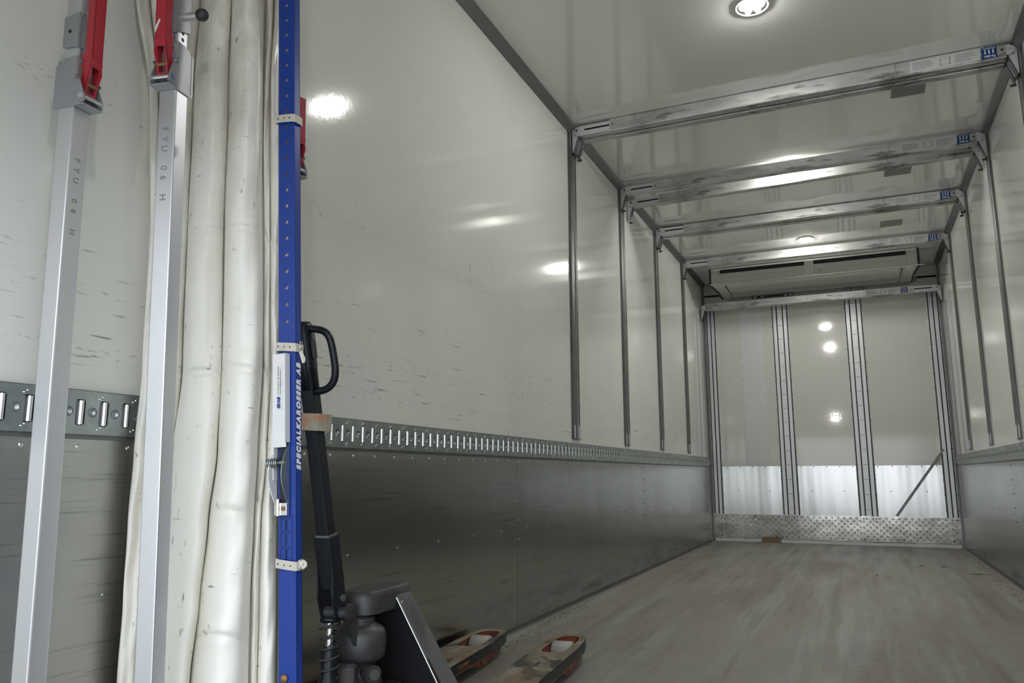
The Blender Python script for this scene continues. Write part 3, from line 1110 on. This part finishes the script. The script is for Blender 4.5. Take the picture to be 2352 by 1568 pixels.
# bar 2: lever towards -y
p2a, p2b = (0.24, 1.180, .32), (.24, 1.118, 1.80)
bar2 = load_bar('aluminium load bar before the white curtain, red lever on its left and black knob', ln(p2a, p2b, 0), p2b, math.radians(12), zc=1.634, knob=True)
bar3 = load_bar('load bar hidden behind the blue post, only its red lever showing', (.2635, 1.543, 0), (.2495, 1.480, 1.7), math.radians(82), zc=1.566, lever_top=.125)

# handwriting on the bars
def marks(bar, face, z0, letters, size=.022):
    for i, ch in enumerate(letters):
        if ch == ' ':
            continue
        z = z0 - i * .0215
        if face == 'front':
            T = frame((-.002, -.0209, z), (0, 0, -1), (1, 0, 0))
        else:
            T = frame((.0209, -.002, z), (0, 0, -1), (0, 1, 0))
        o = text_mesh('handwriting', ch, size, 'text_grey', T, bar, align='CENTER', ext=.0002)


marks(bar2, 'front', 1.46, 'FYU 06 H', .021)
marks(bar1, 'front', 1.36, 'FYU 06 H', .018)


# ------------------------------------------------------------------ white folded curtain
rows = [0, 200, 500, 850, 1040, 1200, 1380, 1568]
tab = [
    [312, 343, 345, 326, 307, 293, 282, 268],
    [345, 366, 372, 362, 350, 336, 322, 306],
    [461, 446, 432, 418, 396, 384, 372, 360],
    [533, 525, 516, 509, 500, 478, 458, 437],
    [608, 604, 604, 604, 592, 582, 576, 571],
    [629, 621, 620, 622, 612, 600, 595, 590],
    [649, 640, 643, 641, 634, 635, 634, 633]]
amp = [.020, .055, .085, .095, .034, .040]
HD = 1.795
PROF = [(0, 0), (.06, .42), (.16, .72), (.34, .95), (.5, 1.0), (.70, .97), (.84, .74), (.94, .42), (1, 0)]


def lobe(u):
    for (a0, v0), (a1, v1) in zip(PROF[:-1], PROF[1:]):
        if u <= a1:
            return v0 + (v1 - v0) * (u - a0) / (a1 - a0)
    return 0.0


def interp(t_, py):
    if py <= rows[0]:
        return t_[0] + (t_[1] - t_[0]) / (rows[1] - rows[0]) * (py - rows[0]) * .3
    for i in range(len(rows) - 1):
        if py <= rows[i + 1]:
            k = (py - rows[i]) / (rows[i + 1] - rows[i])
            k = k * k * (3 - 2 * k) * .5 + k * .5
            return t_[i] + (t_[i + 1] - t_[i]) * k
    return t_[-1] + (t_[-1] - t_[-2]) / (rows[-1] - rows[-2]) * (py - rows[-1]) * .5




def hd_wall(px, py):
    d = CR * ((px - 1176) / FPX) - CU * ((py - 784) / FPX) + CF
    p_ = CO + d * ((.012 - CO.x) / d.x)
    return (p_ - CO).dot(Vector((-math.sin(YAW), math.cos(YAW), 0)))


q = MB()
NS = 18
nrow = 300
grid = []
creases = {2: (535, 862), 3: (528, 852, 1180, 1468), 1: (540, 862), 4: (545, 850, 1150), 5: (552, 860)}
ncol = None
for r in range(nrow + 1):
    py = -420 + (1940 + 420) * r / nrow
    row = []
    for k in range(6):
        x0, x1 = interp(tab[k], py), interp(tab[k + 1], py)
        for j in range(NS + (1 if k == 5 else 0)):
            u = j / NS
            # rolled fold: wider in front than at its root, slightly faceted
            s = math.sin(PI * u)
            ang = math.radians(118 if k in (1, 2, 3) else 96)
            phi = (u * 2 - 1) * ang
            fs_ = ang * 2 / 6
            lo_ = math.floor((phi + ang) / fs_) * fs_ - ang
            tt_ = (phi - lo_) / fs_
            mixf = lambda g_: .55 * (g_(lo_) * (1 - tt_) + g_(lo_ + fs_) * tt_) + .45 * g_(phi)
            sx1 = mixf(math.sin) / (1 if ang > PI / 2 else math.sin(ang))
            a = amp[k] * (mixf(math.cos) - math.cos(ang)) / (1 - math.cos(ang))
            uu_ = .5 + .5 * sx1
            cr = 0
            for cy in creases.get(k, ()):
                dd = (py - cy - 10 * math.sin(u * 5 + k)) / 5.5
                cr += math.exp(-dd * dd)
                dd2 = (py - cy + 24) / 22.0
                cr -= .5 * math.exp(-dd2 * dd2)
            a -= .013 * cr * s
            a += .0035 * math.sin(py * .011 + k * 2.1 + u * 7) * s + .0016 * math.sin(py * .043 + u * 11 + k) * s
            a += .003 * math.sin(u * PI * 3 + py * .004 + k) * s
            if k == 2 and py > 900:
                a += -.02 * min(1, (py - 900) / 400) * math.sin(PI * u * 2) * s
            px = x0 + (x1 - x0) * uu_ + 2.2 * math.sin(py * .013 + k * 1.7) * s
            wall_hd = hd_wall(px, py)
            P_ = hpt(px, py, min(HD, wall_hd - .035) - a)
            row.append(P_)
    # back side
    back = []
    for j in range(13):
        u = j / 12
        px = interp(tab[6], py) + (interp(tab[0], py) - interp(tab[6], py)) * u
        P_ = hpt(px, py, min(HD + .018, hd_wall(px, py) - .022))
        back.append(P_)
    row += back
    for P_ in row:
        P_.z = P_.z
    grid.append(row)
ncol = len(grid[0])
vs = [p for row in grid for p in row]
fs = []
for r in range(nrow):
    for cidx in range(ncol):
        d_ = (cidx + 1) % ncol
        fs.append((r * ncol + cidx, r * ncol + d_, (r + 1) * ncol + d_, (r + 1) * ncol + cidx))
fs.append(tuple(range(ncol)))
q.add(vs, fs, 'pvc', True)
cut = q.build('curtain_fabric')
# keep the cloth inside the box height
for v_ in cut.data.vertices:
    v_.co.z = min(max(v_.co.z, .02), H - .03)
ct = thing('folded_curtain', 'bundle of white plastic curtain hanging in vertical folds beside the blue post', 'curtain', (.2, 1.35, 0))
cut.data.transform(Matrix.Translation((-.2, -1.35, 0)))
cut.parent = ct

# ------------------------------------------------------------------ blue post
def z_at(py):
    return hpt(662, py, 1.69).z


pa = hpt(660, 1568, 1.70)
pb = hpt(658, 0, 1.68)
foot = ln(pa, pb, 0)
ax = (pb - pa).normalized()
bpst = thing('blue_post', 'blue perforated steel post with white lettering standing beside the curtain', 'post', foot)
bpst.rotation_euler = (Vector((0, 0, 1)).rotation_difference(ax).to_matrix() @ Matrix.Rotation(math.radians(2), 3, 'Z')).to_euler()
hw, hd_ = .0225, .021          # half width of the front face, depth of the side
HT = 2.62
q = MB()
P = .0385
holes_ = [circle(0.0, 1.05 + P * (k_ + .5), .0044, 10) for k_ in range(40)]
q.plate([(-hw, 0), (hw, 0), (hw, HT), (-hw, HT)], holes_, .002, 'blue', lambda u, v, w: Vector((u, -w, v)))
# side flanges with rounded edge
q.box((hw - .002, .001, 0), (hw, hd_, HT), 'blue')
q.box((-hw, .001, 0), (-hw + .002, hd_, HT), 'blue')
q.box((hw - .008, hd_ - .002, 0), (hw, hd_, HT), 'blue')
q.build('post_body', bpst, bevel=0.0)
q = MB()
for i in range(4):
    za = z_at(1157) - i * .0305
    for (a, b_, c_, d_) in ((-.016, .014, za, za - .001), (-.016, .014, za - .0262, za - .0271), (-.016, -.0152, za, za - .027), (.0132, .014, za, za - .027)):
        q.box((a, -.0024, min(c_, d_)), (b_, -.0019, max(c_, d_)), 'blue_line')
    q.box((-.0035, -.0025, za - .024), (-.0015 + .0005 * (i % 2), -.002, za - .003), 'dark')
q.build('scale_sticker', bpst)
q = MB()
q.lathe([(.0001, .006), (.006, .005), (.009, .002), (.009, 0)], (0, 0, 0), 'rust', n=10, T=Matrix.Translation((-.006, -.002, z_at(1560))) @ Matrix.Rotation(PI / 2, 4, 'X'))
q.build('bolt', bpst)
lt = text_mesh('lettering', 'SPECIALKAROSSER AB', .0180, 'text_white', frame((hw + .0004, .0112, .74), (0, 0, 1), (0, -1, 0)), bpst, shear=.28, bold=.0013, space=1.36)
lt['label'] = 'white lettering SPECIALKAROSSER AB'

# white lever channel with label
lv = MB()
lz0, lz1 = .845, .995
lv.box((-.0245, -.016, .79), (.009, -.013, lz1), 'white_paint')
lv.box((-.0265, -.016, .72), (-.0235, -.002, lz1), 'white_paint')
lv.box((.0075, -.020, .80), (.0100, -.002, lz1), 'white_paint')
lvo = lv.build('lever_housing', bpst, bevel=.001)
lvo['label'] = 'white painted lever with a printed label'
q = MB()
q.box((-.013, -.0167, .872), (.000, -.0162, .966), 'label')
q.build('maker_label', lvo)
text_mesh('label_text', 'SKAB', .0105, 'text_blue', frame((-.0085, -.0170, .874), (0, 0, 1), (-1, 0, 0)), lvo, shear=.2, bold=.0006)
text_mesh('label_text', 'Tel. 0346-602 60   Fax. 0346-605 20', .0042, 'text_grey', frame((-.0100, -.0170, .905), (0, 0, 1), (-1, 0, 0)), lvo)
text_mesh('label_text', 'E-mail: skab@specialkarosser.se', .0042, 'text_grey', frame((-.0045, -.0170, .905), (0, 0, 1), (-1, 0, 0)), lvo)
# jaw plates with curved edge, spring and steel catch
q = MB()
arc = [(-.002, .80)]
for i in range(9):
    k = i / 8
    arc.append((-.004 - .026 * math.sin(PI * k) , .80 - .135 * k))
arc.append((-.002, .665))
for (xx, m_) in ((-.0255, 'white_paint'), (.0085, 'zinc')):
    q.plate(arc, [], .0025, m_, lambda u, v, w, xx=xx: Vector((xx + w, u, v)))
q.build('ratchet_cheek', lvo, bevel=.0006)
q = MB()
pts = []
for i in range(73):
    a = 2 * PI * i / 12
    pts.append((-.036 + .030 * i / 72, -.020 + .0085 * math.cos(a), .757 + .0085 * math.sin(a)))
q.tube(pts, .0018, 'zinc', 6)
q.cyl((-.034, -.020, .757), (.012, -.020, .757), .004, 'zinc', 10)
q.build('spring', lvo)
q = MB()
q.box((-.0245, -.012, .645), (.008, -.002, .672), 'chrome')
q.cyl((-.014, -.013, .645), (-.014, -.013, .680), .005, 'chrome', 12)
q.cyl((-.001, -.014, .660), (-.001, -.011, .660), .005, 'rust', 10)
q.box((-.014, -.006, .672), (.004, -.002, .79), 'dark')
q.build('catch', lvo, bevel=.001)


# rubber straps around post and curtain
def strap(zp, label, buckle, tail):
    t = thing('rubber_strap', label, 'strap', bpst.matrix_basis @ Vector((0, 0, zp)) if False else (0, 0, 0), (0, 0, 0), 'cream rubber straps around the blue post')
    t.location = foot + ax * (zp / ax.z)
    t.rotation_euler = bpst.rotation_euler
    q = MB()
    path = [(-.028, .028), (-.0265, -.002), (-.023, -.0055), (.0, -.0062), (.021, -.0055), (.0250, -.002), (.0258, .010), (.0258, .020), (.022, .027), (0.0, .030), (-.028, .028)]
    w = .0095
    tilt = lambda x, y: -.004 * (x / .03) * (1 if buckle != 'low' else .2)
    vs = []
    for (x, y) in path:
        for dz, off in ((-w, 0), (w, 0), (w, .0022), (-w, .0022)):
            L_ = math.hypot(x, y - .015) or 1
            vs.append((x + off * x / L_, y + off * (y - .015) / L_, dz + tilt(x, y)))
    n = len(path)
    q.add(vs, [(i * 4 + j, i * 4 + (j + 1) % 4, i * 4 + 4 + (j + 1) % 4, i * 4 + 4 + j) for i in range(n - 1) for j in range(4)], 'strap')
    for x in (-.018, -.001, .014):
        q.cyl((x, -.0088, tilt(x, 0)), (x, -.0078, tilt(x, 0)), .0016, 'dark', 8)
    q.build('strap_band', t, bevel=.0006)
    if buckle:
        q = MB()
        q.tube([(.032, .004, -.013), (.032, .012, -.013), (.032, .012, .011), (.032, .004, .011)], .0013, 'chrome', 6, closed=True)
        q.build('buckle', t)
    if tail == 'out':
        q = MB()
        q.plate([(.026, -.009), (.040, -.009), (.047, -.004), (.047, .004), (.040, .009), (.026, .009)], [circle(.038, 0, .0018, 8)], .0022, 'strap', lambda u, v, ww: Vector((u, .006 + ww, v)))
        q.build('strap_tail', t)
    if tail == 'down':
        q = MB()
        q.plate([(.029, -.012), (.036, -.010), (.046, -.030), (.044, -.038), (.038, -.039)], [], .0022, 'strap', lambda u, v, ww: Vector((u, .006 + ww, v)))
        q.build('strap_tail', t)
    return t


strap(z_at(277), 'topmost cream rubber strap around the blue post', None, None)
strap(z_at(797), 'middle cream rubber strap around the blue post, tail hanging down', 'b', 'down')
strap(z_at(1297), 'lowest cream rubber strap around the blue post, buckled with its end sticking out right', 'b', 'out')

# ------------------------------------------------------------------ pallet jack
J = thing('pallet_jack', 'black hand pallet jack parked along the left wall behind the blue post', 'pallet jack', (.39, 1.673, 0), (0, 0, math.radians(5)))
# forks
for sx in (-1, 1):
    q = MB()
    xc = sx * .170
    hw = .0775
    outer = [(xc - hw, .16), (xc - hw, 1.20), (xc - hw + .008, 1.34), (xc - hw + .022, 1.42), (xc - .035, 1.447), (xc + .035, 1.447), (xc + hw - .022, 1.42), (xc + hw - .008, 1.34), (xc + hw, 1.20), (xc + hw, .16)]
    hole = [(xc - .046, 1.13), (xc - .046, 1.33), (xc - .038, 1.385), (xc - .02, 1.41), (xc + .02, 1.41), (xc + .038, 1.385), (xc + .046, 1.33), (xc + .046, 1.13), (xc + .03, 1.105), (xc - .03, 1.105)]
    q.plate(outer, [hole], .005, 'fork_top', lambda u, v, w: Vector((u, v, .085 + w)))
    # side skirts
    for lp, mname, zlo in ((outer, 'fork_side', .044), (hole, 'orange', .05)):
        k = len(lp)
        vs = [(u, v, .084) for u, v in lp] + [(u, v, zlo) for u, v in lp]
        ed = [(i, (i + 1) % k, k + (i + 1) % k, k + i) for i in range(k)]
        q.add(vs, ed, mname)
    fo = q.build('fork', J, bevel=.004)
    q = MB()
    q.lathe([(.0001, -.040), (.040, -.040), (.046, -.036), (.046, .036), (.040, .040), (.0001, .040)], (xc, 1.27, .047), 'roller', n=24, axis='X')
    q.build('load_roller', fo)
    q = MB()
    q.box((xc - .05, .30, .045), (xc - .044, 1.26, .06), 'orange')
    q.box((xc + .044, .30, .045), (xc + .05, 1.26, .06), 'orange')
    for sy in (-1, 1):
        q.plate([(1.04, .030), (1.10, .012), (1.16, .010), (1.32, .024), (1.34, .046), (1.10, .060), (1.04, .056)], [], .008, 'orange', lambda u, v, w, sy=sy: Vector((xc + sy * (.062 + w), u, v)))
    q.cyl((xc - .070, 1.125, .030), (xc + .070, 1.125, .030), .013, 'rust', 12)
    q.box((xc - .0775, .30, .0435), (xc - .0745, 1.20, .0475), 'orange')
    q.box((xc + .0745, .30, .0435), (xc + .0780, 1.20, .0475), 'orange')
    q.cyl((xc - .068, 1.27, .047), (xc + .068, 1.27, .047), .010, 'zinc', 12)
    q.build('linkage', fo, bevel=.001)
# frame bulkhead: black trapezoid with bent side plates
q = MB()
y0 = .105
zt, zb = .425, .085
tw, bw_ = .045, .243
trap = [(-bw_, zb), (bw_, zb), (tw, zt), (-tw, zt)]
q.plate(trap, [], .008, 'matt_black', lambda u, v, w: Vector((u, y0 + .02 * (zt - v) / .34 + w, v)))
q.box((-bw_, y0, .036), (bw_, y0 + .05, .09), 'black')
q.build('frame_plate', J, bevel=.001)
for sx in (-1, 1):
    q = MB()
    A = Vector((sx * tw, y0 - .012, zt + .012))
    B = Vector((sx * (bw_ + .003), y0 + .012, zb - .02))
    w_ = Vector((0, .075, 0))
    nn = Vector((sx * (zt - zb), 0, bw_ - tw)).normalized() * .006
    vs = [A, B, B + w_ * 1.5, A + w_, A - nn, B - nn, B + w_ * 1.5 - nn, A + w_ - nn]
    q.add(vs, [(0, 1, 2, 3), (4, 5, 6, 7), (0, 1, 5, 4), (1, 2, 6, 5), (2, 3, 7, 6), (3, 0, 4, 7)], 'plate_grey')
    so = q.build('sloping_side_plate', J, bevel=.001)
    q = MB()
    q.tube([A + Vector((sx * .001, -.001, -.01)), B + Vector((sx * .001, -.001, 0))], .0022, 'chrome', 6)  # plate edge highlight, built as a thin bright steel line
    q.build('edge_highlight', so)
# head cap
q = MB()
out = []
for i in range(17):
    a = math.radians(180 + 180 * i / 16)
    out.append((.050 * math.cos(a), .008 + .045 * math.sin(a)))
out += [(.050, .04), (.052, .08), (.052, .172), (-.052, .172), (-.052, .08), (-.050, .04)]
k = len(out)
lv_ = [(1.0, .392), (1.0, .428), (.96, .440), (.86, .446)]
vs = []
for s, zz in lv_:
    vs += [(u * s, .09 + (v - .09) * (1 - (1 - s) * .6), zz) for u, v in out]
fs = [(i * k + j, i * k + (j + 1) % k, (i + 1) * k + (j + 1) % k, (i + 1) * k + j) for i in range(3) for j in range(k)] + [tuple(range(3 * k, 4 * k)), tuple(reversed(range(k)))]
q.add(vs, fs[:-2], 'black_dusty', True)
q.add(vs, fs[-2:], 'black_dusty', False)
q.build('head_cap', J, bevel=.003)
# pump
q = MB()
q.lathe([(.0001, .400), (.026, .400), (.026, .386), (.036, .384), (.037, .376), (.035, .372), (.046, .366), (.060, .357), (.065, .345), (.066, .318), (.064, .296), (.058, .287), (.045, .281),
         (.040, .268), (.041, .256), (.048, .244), (.058, .236), (.060, .222), (.060, .19)], (0, 0, 0), 'black_dusty', n=36)
q.build('pump_body', J)
q = MB()
q.tube([(.030, -.02, .262), (.052, -.035, .262), (.066, -.042, .262)], [.016, .020, .021], 'black_dusty', 18)
q.cyl((.066, -.042, .262), (.069, -.0435, .262), .013, 'zinc_dark', 14)
q.build('pump_port', J)
q = MB()
q.cbox((0, 0, 0), (.050, .045, .060), 'black_dusty', ch=.012)
o = q.build('valve_block', J, bevel=.004, loc=(.012, -.075, .262))
q = MB()
q.cyl((.018, -.102, .238), (.030, -.108, .238), .008, 'zinc', 10)
q.build('valve_screw', J)
# piston with spring
px_, py_ = -.012, -.118
q = MB()
q.cyl((px_, py_, .315), (px_, py_, .395), .0085, 'chrome', 14)
q.build('piston_rod', J)
q = MB()
q.lathe([(.0001, .335), (.014, .335), (.0175, .330), (.0185, .27), (.024, .262), (.026, .225), (.024, .2)], (px_, py_, 0), 'black', n=20)
q.build('piston_sleeve', J)
q = MB()
pts = []
for i in range(86):
    a = 2 * PI * i / 16
    pts.append((px_ + .0225 * math.cos(a), py_ + .0225 * math.sin(a), .268 + .125 * i / 85))
q.tube(pts, .0028, 'black_dusty', 6)
q.build('piston_spring', J)
q = MB()
q.lathe([(.0001, .404), (.020, .404), (.024, .398), (.022, .391), (.0001, .391)], (px_, py_, 0), 'black', n=18)
q.build('spring_cap', J)
# link arm from pivot to pump
q = MB()
for sx in (.022,):
    pv = Vector((sx, -.095, .408))
    q.lathe([(.0001, -.006), (.019, -.006), (.021, -.004), (.021, .006), (.017, .008), (.011, .008), (.011, .010), (.006, .010), (.0001, .009)], pv, 'black_dusty', n=20, axis='X')
    a = frame(pv, (0, .5, -1), (0, 1, .5))
    q.plate([(0, -.020), (.04, -.016), (.105, -.002), (.108, .004), (.04, .019), (0, .020)], [], .009, 'black_dusty', lambda u, v, w: a @ Vector((u, v, 0)) + Vector((w + .005, 0, 0)))
q.build('link_arm', J, bevel=.0015)
# tiller
pt = Vector((-.002, -.118, .425))
top = Vector((-.050, -.225, 1.085))
dv = (top - pt).normalized()
xd = Vector((1, 0, 0))
T = frame(pt, xd, dv)        # local x lateral, local y along tiller, z = x cross y
TL = (top - pt).length
q = MB()
q.box((-.0165, .10, -.0165), (.0165, TL - .10, .0165), 'black', T=T)
q.build('tiller_tube', J, bevel=.0025)
q = MB()
for sx in (-1, 1):
    q.plate([(-.030, -.004), (-.026, .016), (-.008, .030), (.030, .034), (.075, .024), (.105, .020), (.165, .020), (.165, -.020), (.060, -.020), (.010, -.018), (-.020, -.014)], [], .0045, 'black', lambda u, v, w, sx=sx: T @ Vector((sx * (.0215) + w * sx, u, v)))
    q.cyl(T @ Vector((sx * .018, .02, -.004)), T @ Vector((sx * .026, .02, -.004)), .008, 'zinc_dark', 12)
q.box((-.0215, .045, .017), (.0215, .165, .021), 'black', T=T)
q.box((-.0175, .05, -.0200), (.0175, .160, .012), 'black', T=T)
q.cyl(T @ Vector((-.026, -.010, .010)), T @ Vector((.040, -.010, .010)), .013, 'black_dusty', 16)
q.build('tiller_bracket', J, bevel=.001)
q = MB()
q.box((-.018, .155, -.0195), (.018, .170, .0195), 'zinc_dark', T=T)
q.build('tiller_collar', J, bevel=.001)
# grip head
q = MB()
prof2 = [(TL - .16, .0175, .018), (TL - .10, .020, .022), (TL - .03, .021, .026), (TL - .005, .019, .022), (TL + .004, .014, .015)]
vs = []
for (yy, a, b_) in prof2:
    for j in range(12):
        th = 2 * PI * j / 12
        cx_, cz_ = math.cos(th), math.sin(th)
        sq = 1 / max(abs(cx_), abs(cz_)) ** .7
        vs.append(T @ Vector((a * cx_ * sq, yy, b_ * cz_ * sq)))
q.add(vs, [(i * 12 + j, i * 12 + (j + 1) % 12, (i + 1) * 12 + (j + 1) % 12, (i + 1) * 12 + j) for i in range(4) for j in range(12)] + [tuple(range(48, 60)), tuple(range(12))], 'black', True)
q.build('grip_head', J)
q = MB()
lp = []
corners = [(.0, TL - .012), (.040, TL - .017), (.060, TL - .026), (.070, TL - .045), (.074, TL - .085), (.073, TL - .122), (.062, TL - .146), (.040, TL - .160), (.0, TL - .164)]
allc = corners + [(-x, y) for x, y in reversed(corners[1:-1])]
# smooth closed loop (Catmull-Rom)
m_ = len(allc)
for i in range(m_):
    p0, p1_, p2_, p3_ = [Vector(allc[(i + d_) % m_]) for d_ in (-1, 0, 1, 2)]
    for s in range(5):
        t_ = s / 5
        v = .5 * ((2 * p1_) + (p2_ - p0) * t_ + (2 * p0 - 5 * p1_ + 4 * p2_ - p3_) * t_ ** 2 + (3 * p1_ - p0 - 3 * p2_ + p3_) * t_ ** 3)
        lp.append(T @ Vector((v.x, v.y, 0)))
q.tube(lp, .0088, 'black', 12, closed=True)
q.build('grip_loop', J)
q = MB()
q.plate(rrect(0, TL - .062, .020, .050, .009, 4), [], .002, 'rubber', lambda u, v, w: T @ Vector((.0225 + w, v, u)) if False else T @ Vector((.0235 + w * .5, v, u)))
q.build('control_cover', J)
# chain on frame
q = MB()
for i in range(4):
    c_ = Vector((.062, .105 + .008 * i, .40 - .014 * i))
    q.tube([c_ + Vector((0, .004 * math.cos(a), .009 * math.sin(a))) for a in [2 * PI * k_ / 10 for k_ in range(10)]], .0016, 'chrome', 5, closed=True)
q.build('chain', J)
# base with steering wheels
q = MB()
q.cbox((0, -.005, .195), (.150, .22, .045), 'black_dusty', ch=.012)
q.cbox((.0, .10, .16), (.13, .12, .05), 'black_dusty', ch=.008)
q.cyl((.07, .06, .20), (.085, .06, .20), .016, 'zinc', 14)
q.build('base_casting', J, bevel=.002)
q = MB()
q.cyl((-.055, -.02, .095), (.055, -.02, .095), .014, 'zinc_dark', 12)
q.cyl((0, -.02, .10), (0, -.02, .18), .028, 'black', 16)
q.build('steering_axle', J)
for sx in (-1, 1):
    q = MB()
    q.lathe([(.012, -.025), (.085, -.025), (.092, -.018), (.092, .018), (.085, .025), (.012, .025)], (sx * .068, -.02, .093), 'rubber', n=32, axis='X')
    q.build('steering_wheel', J)

# webbing strap holding the tiller to the cargo rail
ws = thing('webbing_strap', 'worn grey and orange webbing strap holding the pallet jack handle to the cargo rail', 'strap', (0, 0, 0))
def wpt(px, py, hd):
    return hpt(px, py, hd)
q = MB()
path = []
hc = hpt(722, 978, 1.83)
for (dx, dy) in ((-.034, .020), (-.030, -.018), (-.012, -.026), (.012, -.024), (.026, -.018), (.032, .0), (.030, .024), (.010, .032), (-.02, .030)):
    path.append((dx, dy))
c0 = T @ Vector((0, 0, 0))
jm = Matrix.Translation((.39, 1.673, 0)) @ Matrix.Rotation(math.radians(5), 4, 'Z')
zz = .852
k_ = (zz - pt.z) / (top.z - pt.z)
cc = jm @ (pt + (top - pt) * k_)
vs = []
for dx, dy in path:
    for dz, off in ((-.020, 0), (.020, 0), (.020, .003), (-.020, .003)):
        l_ = math.hypot(dx, dy)
        vs.append(Vector((cc.x + dx + dx / l_ * off, cc.y + dy + dy / l_ * off, cc.z + dz - dx * .05)))
n = len(path)
q.add(vs, [(i * 4 + j, i * 4 + (j + 1) % 4, ((i + 1) % n) * 4 + (j + 1) % 4, ((i + 1) % n) * 4 + j) for i in range(n) for j in range(4)], 'webbing')
q.build('strap_loop', ws)
q = MB()
a, b_ = Vector((cc.x - .028, cc.y - .012, cc.z)), Vector((.022, cc.y + .03, .865))
vs = []
for i in range(9):
    k_ = i / 8
    p_ = a.lerp(b_, k_) + Vector((0, 0, -.012 * math.sin(PI * k_)))
    for dz, dy in ((-.020, 0), (.020, 0), (.020, .003), (-.020, .003)):
        vs.append(p_ + Vector((0, dy + .004 * math.sin(k_ * 9), dz * (1 - .15 * math.sin(PI * k_)))))
q.add(vs, [(i * 4 + j, i * 4 + (j + 1) % 4, i * 4 + 4 + (j + 1) % 4, i * 4 + 4 + j) for i in range(8) for j in range(4)], 'webbing')
q.build('strap_end', ws)

# ------------------------------------------------------------------ bits on the floor
random.seed(11)
q = MB()
for i in range(230):
    t_ = random.random()
    y = 3.15 + 1.3 * t_ ** 1.6
    x = .055 + abs(random.gauss(0, .07)) * (1 if t_ < .5 else .4)
    r_ = random.uniform(.0012, .004)
    a = random.random() * PI
    TT = Matrix.Translation((x, y, r_ * .6)) @ Matrix.Rotation(a, 4, 'Z') @ Matrix.Diagonal((r_ * random.uniform(.6, 2.4), r_, r_ * .6, 1))
    q.add([(-1, 0, 0), (0, -1, 0), (1, 0, 0), (0, 1, 0), (0, 0, 1), (0, 0, -1)], [(0, 1, 4), (1, 2, 4), (2, 3, 4), (3, 0, 4), (1, 0, 5), (2, 1, 5), (3, 2, 5), (0, 3, 5)], random.choice(['straw', 'wood', 'straw', 'zinc']), T=TT)
for i in range(170):
    y = random.uniform(5.0, 8.8)
    x = W - .05 - abs(random.gauss(0, .05))
    r_ = random.uniform(.0015, .005)
    TT = Matrix.Translation((x, y, r_ * .5)) @ Matrix.Rotation(random.random() * PI, 4, 'Z') @ Matrix.Diagonal((r_ * 1.6, r_, r_ * .5, 1))
    q.add([(-1, 0, 0), (0, -1, 0), (1, 0, 0), (0, 1, 0), (0, 0, 1), (0, 0, -1)], [(0, 1, 4), (1, 2, 4), (2, 3, 4), (3, 0, 4), (1, 0, 5), (2, 1, 5), (3, 2, 5), (0, 3, 5)], random.choice(['straw', 'wood']), T=TT)
dbr = q.build('dirt_crumbs')
tag(dbr, 'crumbs and grit gathered along both foot edges of the floor', 'dirt', kind='stuff')
sp = [(2.105, 7.17, .055, 0, 'short dark splinter on the floor near the right wall'), (1.614, 6.407, .03, .3, 'tiny dark splinter in the middle of the floor'),
      (2.30, 6.75, .16, 0.1, 'long thin dark splinter on the floor against the right wall'), (1.95, 7.2, .04, 0, 'faint dark splinter left of the short one on the floor')]
for x, y, l_, a, lb in sp:
    q = MB()
    q.add([(-l_ / 2, 0, .001), (-l_ / 2.2, -.006, .002), (l_ / 2.5, -.005, .002), (l_ / 2, 0, .001), (l_ / 2.2, .006, .002), (-l_ / 2.5, .005, .002), (0, 0, .006)],
          [(0, 1, 6), (1, 2, 6), (2, 3, 6), (3, 4, 6), (4, 5, 6), (5, 0, 6), (0, 5, 4, 3, 2, 1)], 'wood')
    o = q.build('wood_splinter', loc=(x, y, 0))
    o.rotation_euler = (0, 0, a)
    tag(o, lb, 'splinter', 'dark splinters on the floor')
